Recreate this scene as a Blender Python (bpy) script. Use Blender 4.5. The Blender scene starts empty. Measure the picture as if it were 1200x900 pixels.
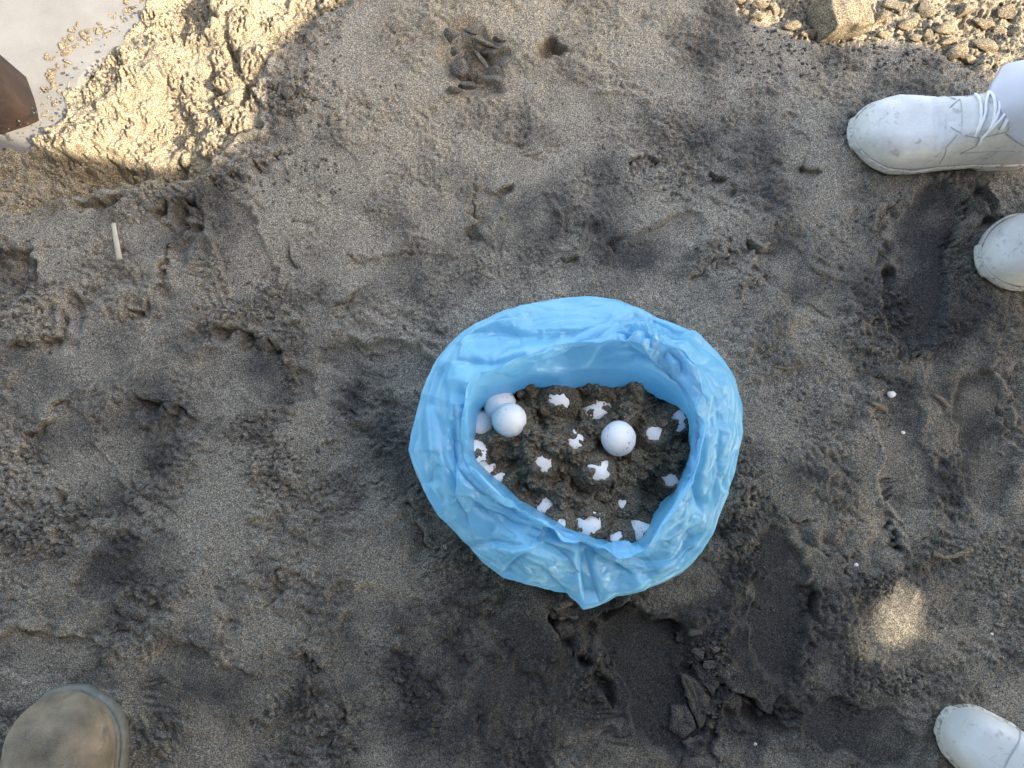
import bpy, bmesh, math, random
import numpy as np
from mathutils import Vector, Matrix
from mathutils.noise import noise as pnoise

random.seed(7)
rng = np.random.default_rng(11)
scene = bpy.context.scene
C = scene.collection

# ------------------------------------------------------------------ camera, sky, sun, exposure
CAM_H, TILT, LENS = 1.05, math.radians(8.0), 26.0
FPX = 1200.0 * LENS / 36.0
cam_data = bpy.data.cameras.new('camera')
cam_data.lens = LENS; cam_data.sensor_width = 36.0; cam_data.clip_start = 0.02; cam_data.clip_end = 1000.0
cam = bpy.data.objects.new('camera', cam_data); C.objects.link(cam)
cam.location = (0, 0, CAM_H); cam.rotation_euler = (TILT, 0, 0)
scene.camera = cam

SUN_EL = math.radians(41.0)
SUN_H = Vector((0.9, -0.436)).normalized()
SUN_DIR = Vector((SUN_H.x*math.cos(SUN_EL), SUN_H.y*math.cos(SUN_EL), math.sin(SUN_EL)))
world = bpy.data.worlds.new('World'); scene.world = world; world.use_nodes = True
wn = world.node_tree.nodes; wl = world.node_tree.links; wn.clear()
sky = wn.new('ShaderNodeTexSky'); sky.sky_type = 'NISHITA'; sky.sun_disc = False
sky.sun_elevation = SUN_EL; sky.sun_rotation = math.atan2(SUN_H.x, SUN_H.y)
sky.air_density = 1.0; sky.dust_density = 2.5; sky.ozone_density = 1.0
bg = wn.new('ShaderNodeBackground'); bg.inputs['Strength'].default_value = 0.15
wo = wn.new('ShaderNodeOutputWorld')
wl.new(sky.outputs[0], bg.inputs[0]); wl.new(bg.outputs[0], wo.inputs[0])
sun_data = bpy.data.lights.new('sun', 'SUN'); sun_data.energy = 2.0; sun_data.angle = math.radians(0.45)
sun_data.color = (1.0, 0.95, 0.88)
sun = bpy.data.objects.new('sun', sun_data); C.objects.link(sun)
sun.rotation_euler = SUN_DIR.to_track_quat('Z', 'Y').to_euler()
sun.location = (3, -3, 5)
vs = scene.view_settings
vs.view_transform = 'Standard'; vs.look = 'None'; vs.gamma = 1.0; vs.use_curve_mapping = False
vs.exposure = 2.65
vs.use_white_balance = True; vs.white_balance_temperature = 7800; vs.white_balance_tint = 8

# ------------------------------------------------------------------ pixel <-> world on a level plane
ct, st = math.cos(TILT), math.sin(TILT)
def at(px, py, z=0.0):
    u = (px-600.0)/FPX; v = (450.0-py)/FPX
    dy = v*ct + st; dz = v*st - ct
    k = (z-CAM_H)/dz
    return Vector((u*k, dy*k, z))
def at_np(px, py, z):
    u = (px-600.0)/FPX; v = (450.0-py)/FPX
    dy = v*ct + st; dz = v*st - ct
    k = (z-CAM_H)/dz
    return u*k, dy*k
def to_px(x, y, z=0.0):
    zz = z-CAM_H
    v = y*ct + zz*st; d = y*st - zz*ct
    d = np.maximum(d, 0.05)
    return 600.0+FPX*x/d, 450.0-FPX*v/d

# ------------------------------------------------------------------ helpers
def link(name, me, mat=None, parent=None, smooth=True):
    o = bpy.data.objects.new(name, me); C.objects.link(o)
    if mat: me.materials.append(mat)
    if smooth and len(me.polygons): me.polygons.foreach_set('use_smooth', [True]*len(me.polygons))
    if parent: o.parent = parent
    return o
def tag(o, label, cat, group=None):
    o['label'] = label; o['category'] = cat
    if group: o['group'] = group
    return o
def empty(name, loc=(0,0,0), rz=0.0):
    o = bpy.data.objects.new(name, None); C.objects.link(o)
    o.empty_display_size = 0.05
    o.location = loc; o.rotation_euler = (0, 0, rz); return o
def mesh_from(name, verts, faces):
    me = bpy.data.meshes.new(name); me.from_pydata([tuple(v) for v in verts], [], faces); me.update(); return me
def grid_mesh(name, X, Y, Z, keep=None, wrap=False):
    ny, nx = X.shape
    me = bpy.data.meshes.new(name)
    co = np.stack([X, Y, Z], -1).reshape(-1, 3).astype(np.float32)
    idx = np.arange(ny*nx).reshape(ny, nx)
    if wrap:
        idx = np.concatenate([idx, idx[:, :1]], 1)
    q = np.stack([idx[:-1, :-1], idx[:-1, 1:], idx[1:, 1:], idx[1:, :-1]], -1).reshape(-1, 4)
    if keep is not None:
        k = keep[:-1, :-1] & keep[:-1, 1:] & keep[1:, 1:] & keep[1:, :-1]
        q = q[k.reshape(-1)]
        used = np.unique(q); remap = np.zeros(len(co), np.int32); remap[used] = np.arange(len(used))
        co = co[used]; q = remap[q]
    me.vertices.add(len(co)); me.vertices.foreach_set('co', co.reshape(-1))
    me.loops.add(q.size); me.loops.foreach_set('vertex_index', q.reshape(-1).astype(np.int32))
    me.polygons.add(len(q)); me.polygons.foreach_set('loop_start', np.arange(0, q.size, 4, dtype=np.int32))
    me.update(); me.validate()
    me.polygons.foreach_set('use_smooth', np.ones(len(q), bool))
    return me
def tube(pts, r, n=8, caps=True, taper=None):
    pts = [Vector(p) for p in pts]; V = []; F = []
    for i, p in enumerate(pts):
        t = (pts[min(i+1, len(pts)-1)]-pts[max(i-1, 0)]).normalized()
        a = Vector((0, 0, 1)) if abs(t.z) < 0.9 else Vector((1, 0, 0))
        u = t.cross(a).normalized(); w = t.cross(u)
        rr = r*(taper[i] if taper else 1)
        for k in range(n):
            f = 2*math.pi*k/n
            V.append(p+u*math.cos(f)*rr+w*math.sin(f)*rr)
    for i in range(len(pts)-1):
        for k in range(n):
            F.append((i*n+k, i*n+(k+1) % n, (i+1)*n+(k+1) % n, (i+1)*n+k))
    if caps:
        F.append(tuple(range(n-1, -1, -1))); F.append(tuple((len(pts)-1)*n+k for k in range(n)))
    return V, F
def joined(parts):
    V = []; F = []
    for v, f in parts:
        b = len(V); V += v; F += [tuple(i+b for i in q) for q in f]
    return V, F
def smooth01(x): x = np.clip(x, 0, 1); return x*x*(3-2*x)
def lerp_tab(tab, t): return np.interp(t, [a for a, b in tab], [b for a, b in tab])
def fft_noise(shape, step, lam, sharp=1.0, aniso=None):
    """band noise with feature size lam (same unit as step), unit variance; aniso=(angle, stretch)"""
    ny, nx = shape
    fy = np.fft.fftfreq(ny, step)[:, None]; fx = np.fft.rfftfreq(nx, step)[None, :]
    if aniso:
        a, s = aniso; ca, sa = math.cos(a), math.sin(a)
        u = (fx*ca+fy*sa)*s; w = -fx*sa+fy*ca
    else: u, w = fx, fy
    k = np.sqrt(u*u+w*w)*lam
    amp = np.exp(-((k-0.5)/(0.35*sharp))**2)*(k > 1e-6)
    n = np.fft.irfft2(np.fft.rfft2(rng.standard_normal(shape))*amp, s=shape)
    return n/(n.std()+1e-9)
def fractal(shape, step, lam_max, lam_min, beta=1.0):
    ny, nx = shape
    fy = np.fft.fftfreq(ny, step)[:, None]; fx = np.fft.rfftfreq(nx, step)[None, :]
    k = np.sqrt(fx*fx+fy*fy)+1e-9
    amp = k**(-(1+beta))*(k > 1/lam_max)*(k < 1/lam_min)
    n = np.fft.irfft2(np.fft.rfft2(rng.standard_normal(shape))*amp, s=shape)
    return n/(n.std()+1e-9)
def poly_sdf(px, py, poly, closed=True):
    """unsigned distance to polyline and, if closed, inside test"""
    n = len(poly); d2 = np.full(px.shape, 1e12); inside = np.zeros(px.shape, bool)
    for i in range(n if closed else n-1):
        x0, y0 = poly[i]; x1, y1 = poly[(i+1) % n]
        ex, ey = x1-x0, y1-y0; L = ex*ex+ey*ey+1e-9
        t = np.clip(((px-x0)*ex+(py-y0)*ey)/L, 0, 1)
        d2 = np.minimum(d2, (px-x0-t*ex)**2+(py-y0-t*ey)**2)
        if closed:
            c = ((y0 > py) != (y1 > py))
            with np.errstate(divide='ignore', invalid='ignore'):
                inside ^= c & (px < (x1-x0)*(py-y0)/(y1-y0+1e-12)+x0)
    return np.sqrt(d2), inside

# ------------------------------------------------------------------ materials
def new_mat(name):
    m = bpy.data.materials.new(name); m.use_nodes = True
    nt = m.node_tree; b = nt.nodes['Principled BSDF']; return m, nt, b
def N(nt, typ, **kw):
    n = nt.nodes.new(typ)
    for k, v in kw.items(): setattr(n, k, v)
    return n
def noise_node(nt, scale, detail=4, rough=0.6, co=None, dist=0.0):
    n = N(nt, 'ShaderNodeTexNoise'); n.inputs['Scale'].default_value = scale
    n.inputs['Detail'].default_value = detail; n.inputs['Roughness'].default_value = rough; n.inputs['Distortion'].default_value = dist
    if co: nt.links.new(co, n.inputs['Vector'])
    return n
def ramp(nt, src, stops):
    r = N(nt, 'ShaderNodeValToRGB'); e = r.color_ramp.elements
    while len(e) < len(stops): e.new(0.5)
    for i, (p, c) in enumerate(stops):
        e[i].position = p; e[i].color = (*c, 1) if len(c) == 3 else c
    nt.links.new(src, r.inputs[0]); return r
def mixc(nt, fac, a, b, mode='MIX'):
    m = N(nt, 'ShaderNodeMix', data_type='RGBA', blend_type=mode)
    for s, v in ((m.inputs[0], fac), (m.inputs[6], a), (m.inputs[7], b)):
        if hasattr(v, 'links'): nt.links.new(v, s)
        elif isinstance(v, (int, float)): s.default_value = v
        else: s.default_value = (*v, 1)
    return m.outputs[2]
def bump(nt, src, strength, dist, normal=None):
    b = N(nt, 'ShaderNodeBump'); b.inputs['Strength'].default_value = strength; b.inputs['Distance'].default_value = dist
    nt.links.new(src, b.inputs['Height'])
    if normal: nt.links.new(normal, b.inputs['Normal'])
    return b.outputs[0]

def sand_material(name, dry, damp, pale, use_attr=True):
    m, nt, b = new_mat(name)
    geo = N(nt, 'ShaderNodeNewGeometry'); P = geo.outputs['Position']
    big = noise_node(nt, 9, 5, 0.62, P, 0.4)
    mid = noise_node(nt, 38, 5, 0.65, P, 0.3)
    grain = noise_node(nt, 560, 2, 0.9, P)
    grit = noise_node(nt, 230, 4, 0.8, P)
    if use_attr:
        at_d = N(nt, 'ShaderNodeAttribute', attribute_name='damp').outputs['Fac']
        at_p = N(nt, 'ShaderNodeAttribute', attribute_name='pale').outputs['Fac']
    else:
        at_d = at_p = None
    # damp factor = shaped map of damp and painted shade broken up by noise
    a1 = N(nt, 'ShaderNodeMath', operation='MULTIPLY_ADD'); nt.links.new(big.outputs['Fac'], a1.inputs[0]); a1.inputs[1].default_value = 1.3; a1.inputs[2].default_value = -0.65
    a2 = N(nt, 'ShaderNodeMath', operation='MULTIPLY_ADD'); nt.links.new(mid.outputs['Fac'], a2.inputs[0]); a2.inputs[1].default_value = 1.1
    nt.links.new(a1.outputs[0], a2.inputs[2])
    a3 = N(nt, 'ShaderNodeMath', operation='ADD'); nt.links.new(a2.outputs[0], a3.inputs[0])
    if at_d: nt.links.new(at_d, a3.inputs[1])
    else: a3.inputs[1].default_value = 0.5
    f = N(nt, 'ShaderNodeMapRange'); nt.links.new(a3.outputs[0], f.inputs[0])
    f.inputs[1].default_value = 0.55; f.inputs[2].default_value = 1.5
    col = mixc(nt, f.outputs[0], dry, damp)
    if at_p: col = mixc(nt, at_p, col, pale)
    g = ramp(nt, grain.outputs['Fac'], [(0.35, (0.26, 0.26, 0.27)), (0.5, (0.92, 0.92, 0.92)), (0.66, (2.35, 2.3, 2.15))])
    g2 = ramp(nt, grit.outputs['Fac'], [(0.33, (0.68, 0.68, 0.70)), (0.52, (1, 1, 1)), (0.70, (1.25, 1.23, 1.2))])
    col = mixc(nt, 1.0, col, g.outputs[0], 'MULTIPLY')
    col = mixc(nt, 1.0, col, g2.outputs[0], 'MULTIPLY')
    nt.links.new(col, b.inputs['Base Color'])
    b.inputs['Roughness'].default_value = 0.92
    b.inputs['Specular IOR Level'].default_value = 0.25
    n1 = bump(nt, grit.outputs['Fac'], 0.7, 0.0025)
    n2 = bump(nt, grain.outputs['Fac'], 0.8, 0.0016, n1)
    nt.links.new(n2, b.inputs['Normal'])
    return m
M = {}
M['sand'] = sand_material('beach_sand', (0.212, 0.191, 0.160), (0.052, 0.050, 0.0485), (0.262, 0.222, 0.162))
M['damp_sand'] = sand_material('damp_heap_sand', (0.215, 0.187, 0.138), (0.105, 0.090, 0.067), (0.3, 0.3, 0.3), False)
M['dark_clod'] = sand_material('dark_clod_sand', (0.135, 0.123, 0.106), (0.056, 0.053, 0.051), (0.3, 0.3, 0.3), False)
M['grey_clod'] = sand_material('grey_clod_sand', (0.25, 0.23, 0.195), (0.12, 0.112, 0.103), (0.3, 0.3, 0.3), False)
M['pale_clod'] = sand_material('pale_clod_sand', (0.25, 0.205, 0.145), (0.14, 0.113, 0.08), (0.3, 0.3, 0.3), False)

def simple(name, col, rough=0.5, var=0.15, scale=30, dirt=None, dirt_amt=0.0, dirt_scale=60, bumps=0.0, spec=0.4, bscale=None):
    m, nt, b = new_mat(name)
    tc = N(nt, 'ShaderNodeTexCoord').outputs['Object']
    n = noise_node(nt, scale, 5, 0.6, tc)
    lo = tuple(c*(1-var) for c in col); hi = tuple(min(1, c*(1+var)) for c in col)
    c = ramp(nt, n.outputs['Fac'], [(0.3, lo), (0.7, hi)]).outputs[0]
    if dirt:
        d = noise_node(nt, dirt_scale, 8, 0.7, tc, 0.5)
        f = ramp(nt, d.outputs['Fac'], [(0.62-dirt_amt*0.3, (0, 0, 0)), (0.72-dirt_amt*0.25, (1, 1, 1))])
        c = mixc(nt, f.outputs[0], c, dirt)
    nt.links.new(c, b.inputs['Base Color'])
    b.inputs['Roughness'].default_value = rough; b.inputs['Specular IOR Level'].default_value = spec
    if bumps:
        bn = noise_node(nt, bscale or scale*6, 5, 0.6, tc)
        nt.links.new(bump(nt, bn.outputs['Fac'], bumps, 0.002), b.inputs['Normal'])
    return m
M['white_leather'] = simple('white_leather', (0.56, 0.555, 0.545), 0.45, 0.12, 25, (0.37, 0.355, 0.34), 0.22, 60, 0.35, bscale=260)
M['white_sole'] = simple('white_rubber_sole', (0.45, 0.44, 0.42), 0.6, 0.12, 60, (0.20, 0.18, 0.15), 0.42, 120, 0.3)
M['seam'] = simple('grey_seam_thread', (0.38, 0.38, 0.41), 0.7, 0.1)
M['lace'] = simple('white_cotton_lace', (0.74, 0.74, 0.76), 0.85, 0.1, 200)
M['trouser'] = simple('white_trouser_cloth', (0.55, 0.56, 0.66), 0.85, 0.04, 15, None, 0, 0, 0.15, bscale=900)
M['tan_leather'] = simple('tan_worn_leather', (0.190, 0.152, 0.108), 0.6, 0.42, 26, (0.125, 0.112, 0.098), 0.26, 55, 0.8, bscale=420)
M['grey_rubber'] = simple('grey_green_rubber', (0.115, 0.118, 0.104), 0.5, 0.25, 60, (0.22, 0.205, 0.175), 0.14, 160, 0.3)
M['boot_rubber'] = simple('white_boot_rubber', (0.58, 0.58, 0.575), 0.42, 0.08, 20, (0.36, 0.33, 0.28), 0.20, 50, 0.1)
M['boot_dirty'] = simple('dirty_boot_toe', (0.50, 0.48, 0.44), 0.6, 0.2, 60, (0.16, 0.145, 0.12), 0.42, 75, 0.3)
M['wood'] = simple('dark_red_wood', (0.024, 0.013, 0.010), 0.85, 0.5, 18, (0.010, 0.007, 0.006), 0.25, 30, 0.7, bscale=120)
M['concrete'] = simple('pale_concrete', (0.165, 0.161, 0.155), 0.85, 0.12, 14, (0.135, 0.134, 0.132), 0.06, 22, 0.3, bscale=220)
M['twig'] = simple('pale_dry_reed', (0.36, 0.33, 0.26), 0.8, 0.15, 80, (0.3, 0.26, 0.2), 0.1, 150)
M['shell'] = simple('white_shell', (0.75, 0.73, 0.68), 0.5, 0.12, 200, (0.4, 0.35, 0.3), 0.1, 300)
M['pebble'] = simple('brown_bark_chip', (0.16, 0.12, 0.085), 0.8, 0.3, 150)
M['blocker_sheet'] = simple('grey_sheet', (0.16, 0.16, 0.15), 0.9, 0.1, 10)  # for the added sheet out of view

# egg: white shell with stuck sand grains
def egg_material():
    m, nt, b = new_mat('turtle_egg_shell')
    tc = N(nt, 'ShaderNodeTexCoord').outputs['Object']
    info = N(nt, 'ShaderNodeObjectInfo')
    add = N(nt, 'ShaderNodeVectorMath', operation='ADD'); nt.links.new(tc, add.inputs[0])
    comb = N(nt, 'ShaderNodeVectorMath', operation='SCALE'); comb.inputs[0].default_value = (3, 7, 5); nt.links.new(info.outputs['Random'], comb.inputs['Scale'])
    nt.links.new(comb.outputs[0], add.inputs[1])
    d = noise_node(nt, 330, 4, 0.7, add.outputs[0])
    lo = noise_node(nt, 60, 3, 0.6, add.outputs[0])
    s = N(nt, 'ShaderNodeMath', operation='MULTIPLY_ADD'); nt.links.new(lo.outputs['Fac'], s.inputs[0]); s.inputs[1].default_value = 0.45; nt.links.new(d.outputs['Fac'], s.inputs[2])
    f = ramp(nt, s.outputs[0], [(0.88, (0, 0, 0)), (0.92, (1, 1, 1))])
    c = mixc(nt, f.outputs[0], (0.86, 0.86, 0.85), (0.13, 0.11, 0.085))
    nt.links.new(c, b.inputs['Base Color']); b.inputs['Roughness'].default_value = 0.55
    b.inputs['Subsurface Weight'].default_value = 0.15; b.inputs['Subsurface Radius'].default_value = (0.004, 0.003, 0.002)
    nt.links.new(bump(nt, f.outputs[0], 0.6, 0.001), b.inputs['Normal'])
    return m
M['egg'] = egg_material()
def bag_material():
    m, nt, b = new_mat('blue_plastic_film')
    geo = N(nt, 'ShaderNodeNewGeometry'); P = geo.outputs['Position']
    n = noise_node(nt, 28, 4, 0.6, P, 0.8)
    c = ramp(nt, n.outputs['Fac'], [(0.3, (0.19, 0.56, 0.80)), (0.7, (0.25, 0.63, 0.86))]).outputs[0]
    nt.links.new(c, b.inputs['Base Color']); b.inputs['Roughness'].default_value = 0.17; b.inputs['Specular IOR Level'].default_value = 0.9
    fc = N(nt, 'ShaderNodeAttribute', attribute_name='film_co').outputs['Vector']
    hsum = None
    for (rot, sc, w_) in ((0.25, (14, 70, 1), 1.0), (-0.35, (16, 80, 1), 0.8), (0.9, (24, 60, 1), 0.5)):
        mp = N(nt, 'ShaderNodeMapping'); mp.inputs['Rotation'].default_value = (0, 0, rot); mp.inputs['Scale'].default_value = sc
        nt.links.new(fc, mp.inputs['Vector'])
        fn = noise_node(nt, 1.0, 2, 0.5, mp.outputs[0], 0.6)
        rd = N(nt, 'ShaderNodeMath', operation='SUBTRACT'); nt.links.new(fn.outputs['Fac'], rd.inputs[0]); rd.inputs[1].default_value = 0.5
        ab = N(nt, 'ShaderNodeMath', operation='ABSOLUTE'); nt.links.new(rd.outputs[0], ab.inputs[0])
        mr = N(nt, 'ShaderNodeMapRange', interpolation_type='SMOOTHSTEP'); nt.links.new(ab.outputs[0], mr.inputs[0])
        mr.inputs[1].default_value = 0.0; mr.inputs[2].default_value = 0.045; mr.inputs[3].default_value = w_; mr.inputs[4].default_value = 0.0
        if hsum is None: hsum = mr.outputs[0]
        else:
            ad = N(nt, 'ShaderNodeMath', operation='ADD'); nt.links.new(hsum, ad.inputs[0]); nt.links.new(mr.outputs[0], ad.inputs[1]); hsum = ad.outputs[0]
    nrm = bump(nt, hsum, 0.22, 0.0010); nt.links.new(nrm, b.inputs['Normal'])
    t = N(nt, 'ShaderNodeBsdfTranslucent'); t.inputs['Color'].default_value = (0.27, 0.66, 0.90, 1)
    mx = N(nt, 'ShaderNodeMixShader'); mx.inputs[0].default_value = 0.45
    nt.links.new(b.outputs[0], mx.inputs[1]); nt.links.new(t.outputs[0], mx.inputs[2])
    nt.links.new(mx.outputs[0], nt.nodes['Material Output'].inputs['Surface'])
    return m
M['bag'] = bag_material()

# ------------------------------------------------------------------ the ground: one sheet, fine where the sand is seen
STEP = 0.00145
xs = np.arange(-0.90, 0.90+1e-6, STEP); ys = np.arange(-0.44, 0.84+1e-6, STEP)
def widen(a):
    s = STEP; up = []; v = a[-1]; lo = []; w = a[0]
    while v < 260: s *= 1.32; v += s; up.append(v); w -= s; lo.append(w)
    return np.concatenate([lo[::-1], a, up])
nf_y, nf_x = len(ys), len(xs)
GX, GY = np.meshgrid(xs, ys)
PX, PY = to_px(GX, GY)
sh = GX.shape
wx = fft_noise(sh, STEP, 0.05)*3.0 + fft_noise(sh, STEP, 0.016)*1.6
wy = fft_noise(sh, STEP, 0.05)*3.0 + fft_noise(sh, STEP, 0.016)*1.6
WX, WY = PX+wx, PY+wy

rnz = fft_noise(sh, STEP, 0.005); evar = fft_noise(sh, STEP, 0.022); evar2 = fft_noise(sh, STEP, 0.015)
H = fractal(sh, STEP, 0.9, 0.09, 1.3)*0.0038
patch = fft_noise(sh, STEP, 0.09)                       # where the surface is scuffed or smooth
scuff = fft_noise(sh, STEP, 0.014, aniso=(-0.5, 3.0))
scuff2 = fft_noise(sh, STEP, 0.010, aniso=(0.6, 2.4))
rg = lambda n, p=2.0: np.maximum(0, 1-np.abs(n))**p
rough = 0.5+0.5*np.tanh(1.6*patch+0.8*fft_noise(sh, STEP, 0.04))
rough = rough**1.6
H += 0.0010*scuff*rough + 0.0003*scuff2*(1-rough)
H += 0.0016*rg(fft_noise(sh, STEP, 0.022, aniso=(-0.5, 1.8)))*rough - 0.0014*rg(fft_noise(sh, STEP, 0.03, aniso=(0.5, 1.8)), 4)*rough
H -= 0.0016*rg(fft_noise(sh, STEP, 0.011), 3)*rough
H += (0.0003+0.0009*rough)*fft_noise(sh, STEP, 0.03)
H += (0.00012+0.0007*rough)*fft_noise(sh, STEP, 0.0075)
H += 0.00018*fft_noise(sh, STEP, 0.0042)
damp = 0.30 + 0.13*fft_noise(sh, STEP, 0.16) + 0.09*patch + 0.10*fft_noise(sh, STEP, 0.045)  # damp map, also carrying painted shade
bw = (fft_noise(sh, STEP, 0.12)*14+fft_noise(sh, STEP, 0.04)*7, fft_noise(sh, STEP, 0.12)*14+fft_noise(sh, STEP, 0.04)*7)
pale = np.zeros(sh)

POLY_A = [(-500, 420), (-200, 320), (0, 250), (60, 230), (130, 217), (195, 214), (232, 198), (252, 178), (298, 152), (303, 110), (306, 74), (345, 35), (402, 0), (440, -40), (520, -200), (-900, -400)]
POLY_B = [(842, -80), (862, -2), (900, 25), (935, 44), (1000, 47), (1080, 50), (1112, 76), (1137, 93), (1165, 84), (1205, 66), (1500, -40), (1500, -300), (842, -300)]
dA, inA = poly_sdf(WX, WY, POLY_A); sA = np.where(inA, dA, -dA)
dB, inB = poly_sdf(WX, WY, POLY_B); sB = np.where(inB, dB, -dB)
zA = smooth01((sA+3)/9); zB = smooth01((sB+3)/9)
# the trodden plateau rolls over at its rim, dug sand lies lower beyond it
H += -0.012*np.exp(-np.abs(np.minimum(sA, 0))/16)*(1-zA)
H -= zA*(0.018+0.046*smooth01((300-PX)/130))
H += 0.007*np.exp(-((sA+7)/6)**2)*np.clip(0.7+0.5*fft_noise(sh, STEP, 0.05), 0, 1.6)
H -= 0.018*zB
H += zA*0.008*fft_noise(sh, STEP, 0.10)
H += zB*0.006*fft_noise(sh, STEP, 0.07)
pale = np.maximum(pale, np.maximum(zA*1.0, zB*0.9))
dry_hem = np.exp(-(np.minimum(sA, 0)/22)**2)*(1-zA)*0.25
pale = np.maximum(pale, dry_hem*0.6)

def win(x0, x1, y0, y1):
    """index window of fine grid covering pixel box"""
    w0 = [at(a, b) for a in (x0, x1) for b in (y0, y1)]
    i0 = max(int((min(w.x for w in w0)-xs[0])/STEP)-1, 0); i1 = min(int((max(w.x for w in w0)-xs[0])/STEP)+2, nf_x)
    j0 = max(int((min(w.y for w in w0)-ys[0])/STEP)-1, 0); j1 = min(int((max(w.y for w in w0)-ys[0])/STEP)+2, nf_y)
    if i1 <= i0 or j1 <= j0: return None
    return slice(j0, j1), slice(i0, i1)

def blob(arr, cx, cy, rx, ry, val, rot=0.0, p=1.0, mode='add'):
    R = max(rx, ry)*2.2
    s = win(cx-R, cx+R, cy-R, cy+R)
    if s is None: return
    dx = WX[s]-cx; dy = WY[s]-cy; a = math.radians(rot)
    u = (dx*math.cos(a)+dy*math.sin(a))/rx; v = (-dx*math.sin(a)+dy*math.cos(a))/ry
    g = np.exp(-(u*u+v*v)**p)
    if mode == 'add': arr[s] += val*g
    else: arr[s] = np.maximum(arr[s], val*g)

def edge(pts, depth, reach=22, lip=0.25, side=1, lipw=5, sharp=1.1, crumbs=0):
    """a broken edge: ground to the side falls away by depth and eases back over reach px. side=+1: low side right of travel (screen)"""
    xs_ = [p[0] for p in pts]; ys_ = [p[1] for p in pts]; R = reach*2.6+lipw*3
    s = win(min(xs_)-R, max(xs_)+R, min(ys_)-R, max(ys_)+R)
    if s is None: return
    px, py = WX[s], WY[s]
    best = np.full(px.shape, 1e9); sg = np.zeros(px.shape); tt = np.zeros(px.shape)
    n = len(pts)-1
    for i in range(n):
        x0, y0 = pts[i]; x1, y1 = pts[i+1]; ex, ey = x1-x0, y1-y0; L2 = ex*ex+ey*ey+1e-9; L = math.sqrt(L2)
        t = ((px-x0)*ex+(py-y0)*ey)/L2; tc_ = np.clip(t, 0, 1)
        d = np.hypot(px-x0-tc_*ex, py-y0-tc_*ey)
        cr = (ex*(py-y0)-ey*(px-x0))/L
        m = d < best
        best = np.where(m, d, best); sg = np.where(m, np.where(cr*side > 0, 1.0, -1.0), sg); tt = np.where(m, (i+tc_)/n, tt)
    fade = smooth01(tt/0.18)*smooth01((1-tt)/0.18)
    q = best*sg
    low = smooth01((q+sharp)/(2*sharp))*np.exp(-(np.maximum(q, 0)/(reach*1.7))**1.4)
    high = np.exp(-((q+lipw*0.6)/lipw)**2)
    var = np.clip(0.75+0.45*evar[s], 0.2, 1.5)
    H[s] += fade*var*1.5*depth*(-low+0.5*lip*high)-fade*np.clip(0.3+0.9*evar2[s], 0, 1.3)*np.minimum(depth*0.9, 0.005)*np.exp(-((q-1.0)/1.4)**2)
    for k in range(crumbs):
        t = random.random()*n; i = min(int(t), n-1); f = t-i
        x = pts[i][0]*(1-f)+pts[i+1][0]*f+random.gauss(0, lipw); y = pts[i][1]*(1-f)+pts[i+1][1]*f+random.gauss(0, lipw)
        clod(x, y, random.uniform(1.5, 4.5), 0.7)

def clod(px, py, rpx, flat=0.75, sink=0.35, damp_v=None, top=True):
    """press a lump of sand into the height field"""
    w = at(px, py); r = rpx/826.0
    i = int((w.x-xs[0])/STEP); j = int((w.y-ys[0])/STEP); n = int(r*1.5/STEP)+2
    if i-n < 0 or j-n < 0 or i+n >= nf_x or j+n >= nf_y: return
    s = (slice(j-n, j+n+1), slice(i-n, i+n+1))
    a = random.random()*math.pi; ca, sa = math.cos(a), math.sin(a); el = random.uniform(0.65, 1.0)
    dx = GX[s]-w.x+wx[s]/826*0.5; dy = GY[s]-w.y+wy[s]/826*0.5
    u = (dx*ca+dy*sa)/r; v = (-dx*sa+dy*ca)/(r*el)
    d = (np.abs(u)**2.6+np.abs(v)**2.6)
    tilt = random.uniform(-0.5, 0.5)*u+random.uniform(-0.5, 0.5)*v
    cap = np.minimum(np.sqrt(np.maximum(0, 1-d))*(1+0.3*tilt), random.uniform(0.55, 0.85)+0.6*tilt+0.25*rnz[s])
    base = 0.65*Hb[j, i]+0.35*H[j, i]
    H[s] = np.where(d < 1, np.maximum(H[s], base+r*flat*(cap-sink)), H[s])
    if damp_v is not None: damp[s] = np.where(d < 1, damp[s]+damp_v, damp[s])

Hb = H.copy()
# --- low rough dug sand, top left (sunlit) and top right
def scatter_poly(sfun, n, rlo, rhi, flat, box, power=2.2):
    for k in range(n):
        px = random.uniform(box[0], box[1]); py = random.uniform(box[2], box[3])
        w = at(px, py); i = int((w.x-xs[0])/STEP); j = int((w.y-ys[0])/STEP)
        if not (0 <= i < nf_x and 0 <= j < nf_y): continue
        if sfun[j, i] < 3: continue
        r = rlo+(rhi-rlo)*random.random()**power
        r *= 1-0.0
        clod(px, py, r, flat*random.uniform(0.7, 1.2), random.uniform(0.2, 0.5))
# big swellings and dark hollows seen in the lit sand
for a in [(262, 55, 26, 14, -0.022, 60), (240, 95, 12, 34, -0.026, -15), (120, 190, 50, 15, -0.026, 10), (285, 100, 7, 22, -0.02, 15), (60, 190, 40, 18, -0.016, 0),
          (40, 215, 40, 16, -0.016, 0), (160, 150, 40, 26, 0.010, 0), (235, 25, 30, 14, 0.012, 0), (205, 165, 30, 16, 0.012, 0), (70, 150, 30, 16, 0.012, 0), (180, 40, 30, 20, 0.012, 0), (180,190,20,9,-0.018,0)]:
    blob(H, a[0], a[1], a[2], a[3], a[4]*1.5, a[5])
Hb = H.copy()
scatter_poly(sA, 620, 5, 20, 0.85, (-60, 430, -60, 260), 1.8)
scatter_poly(sA, 2600, 1.8, 6, 0.8, (-60, 430, -60, 260), 1.6)
H += zA*(0.0022*fft_noise(sh, STEP, 0.022, aniso=(0.65, 1.8))+0.0016*fft_noise(sh, STEP, 0.010, aniso=(0.65, 1.6)))
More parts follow.
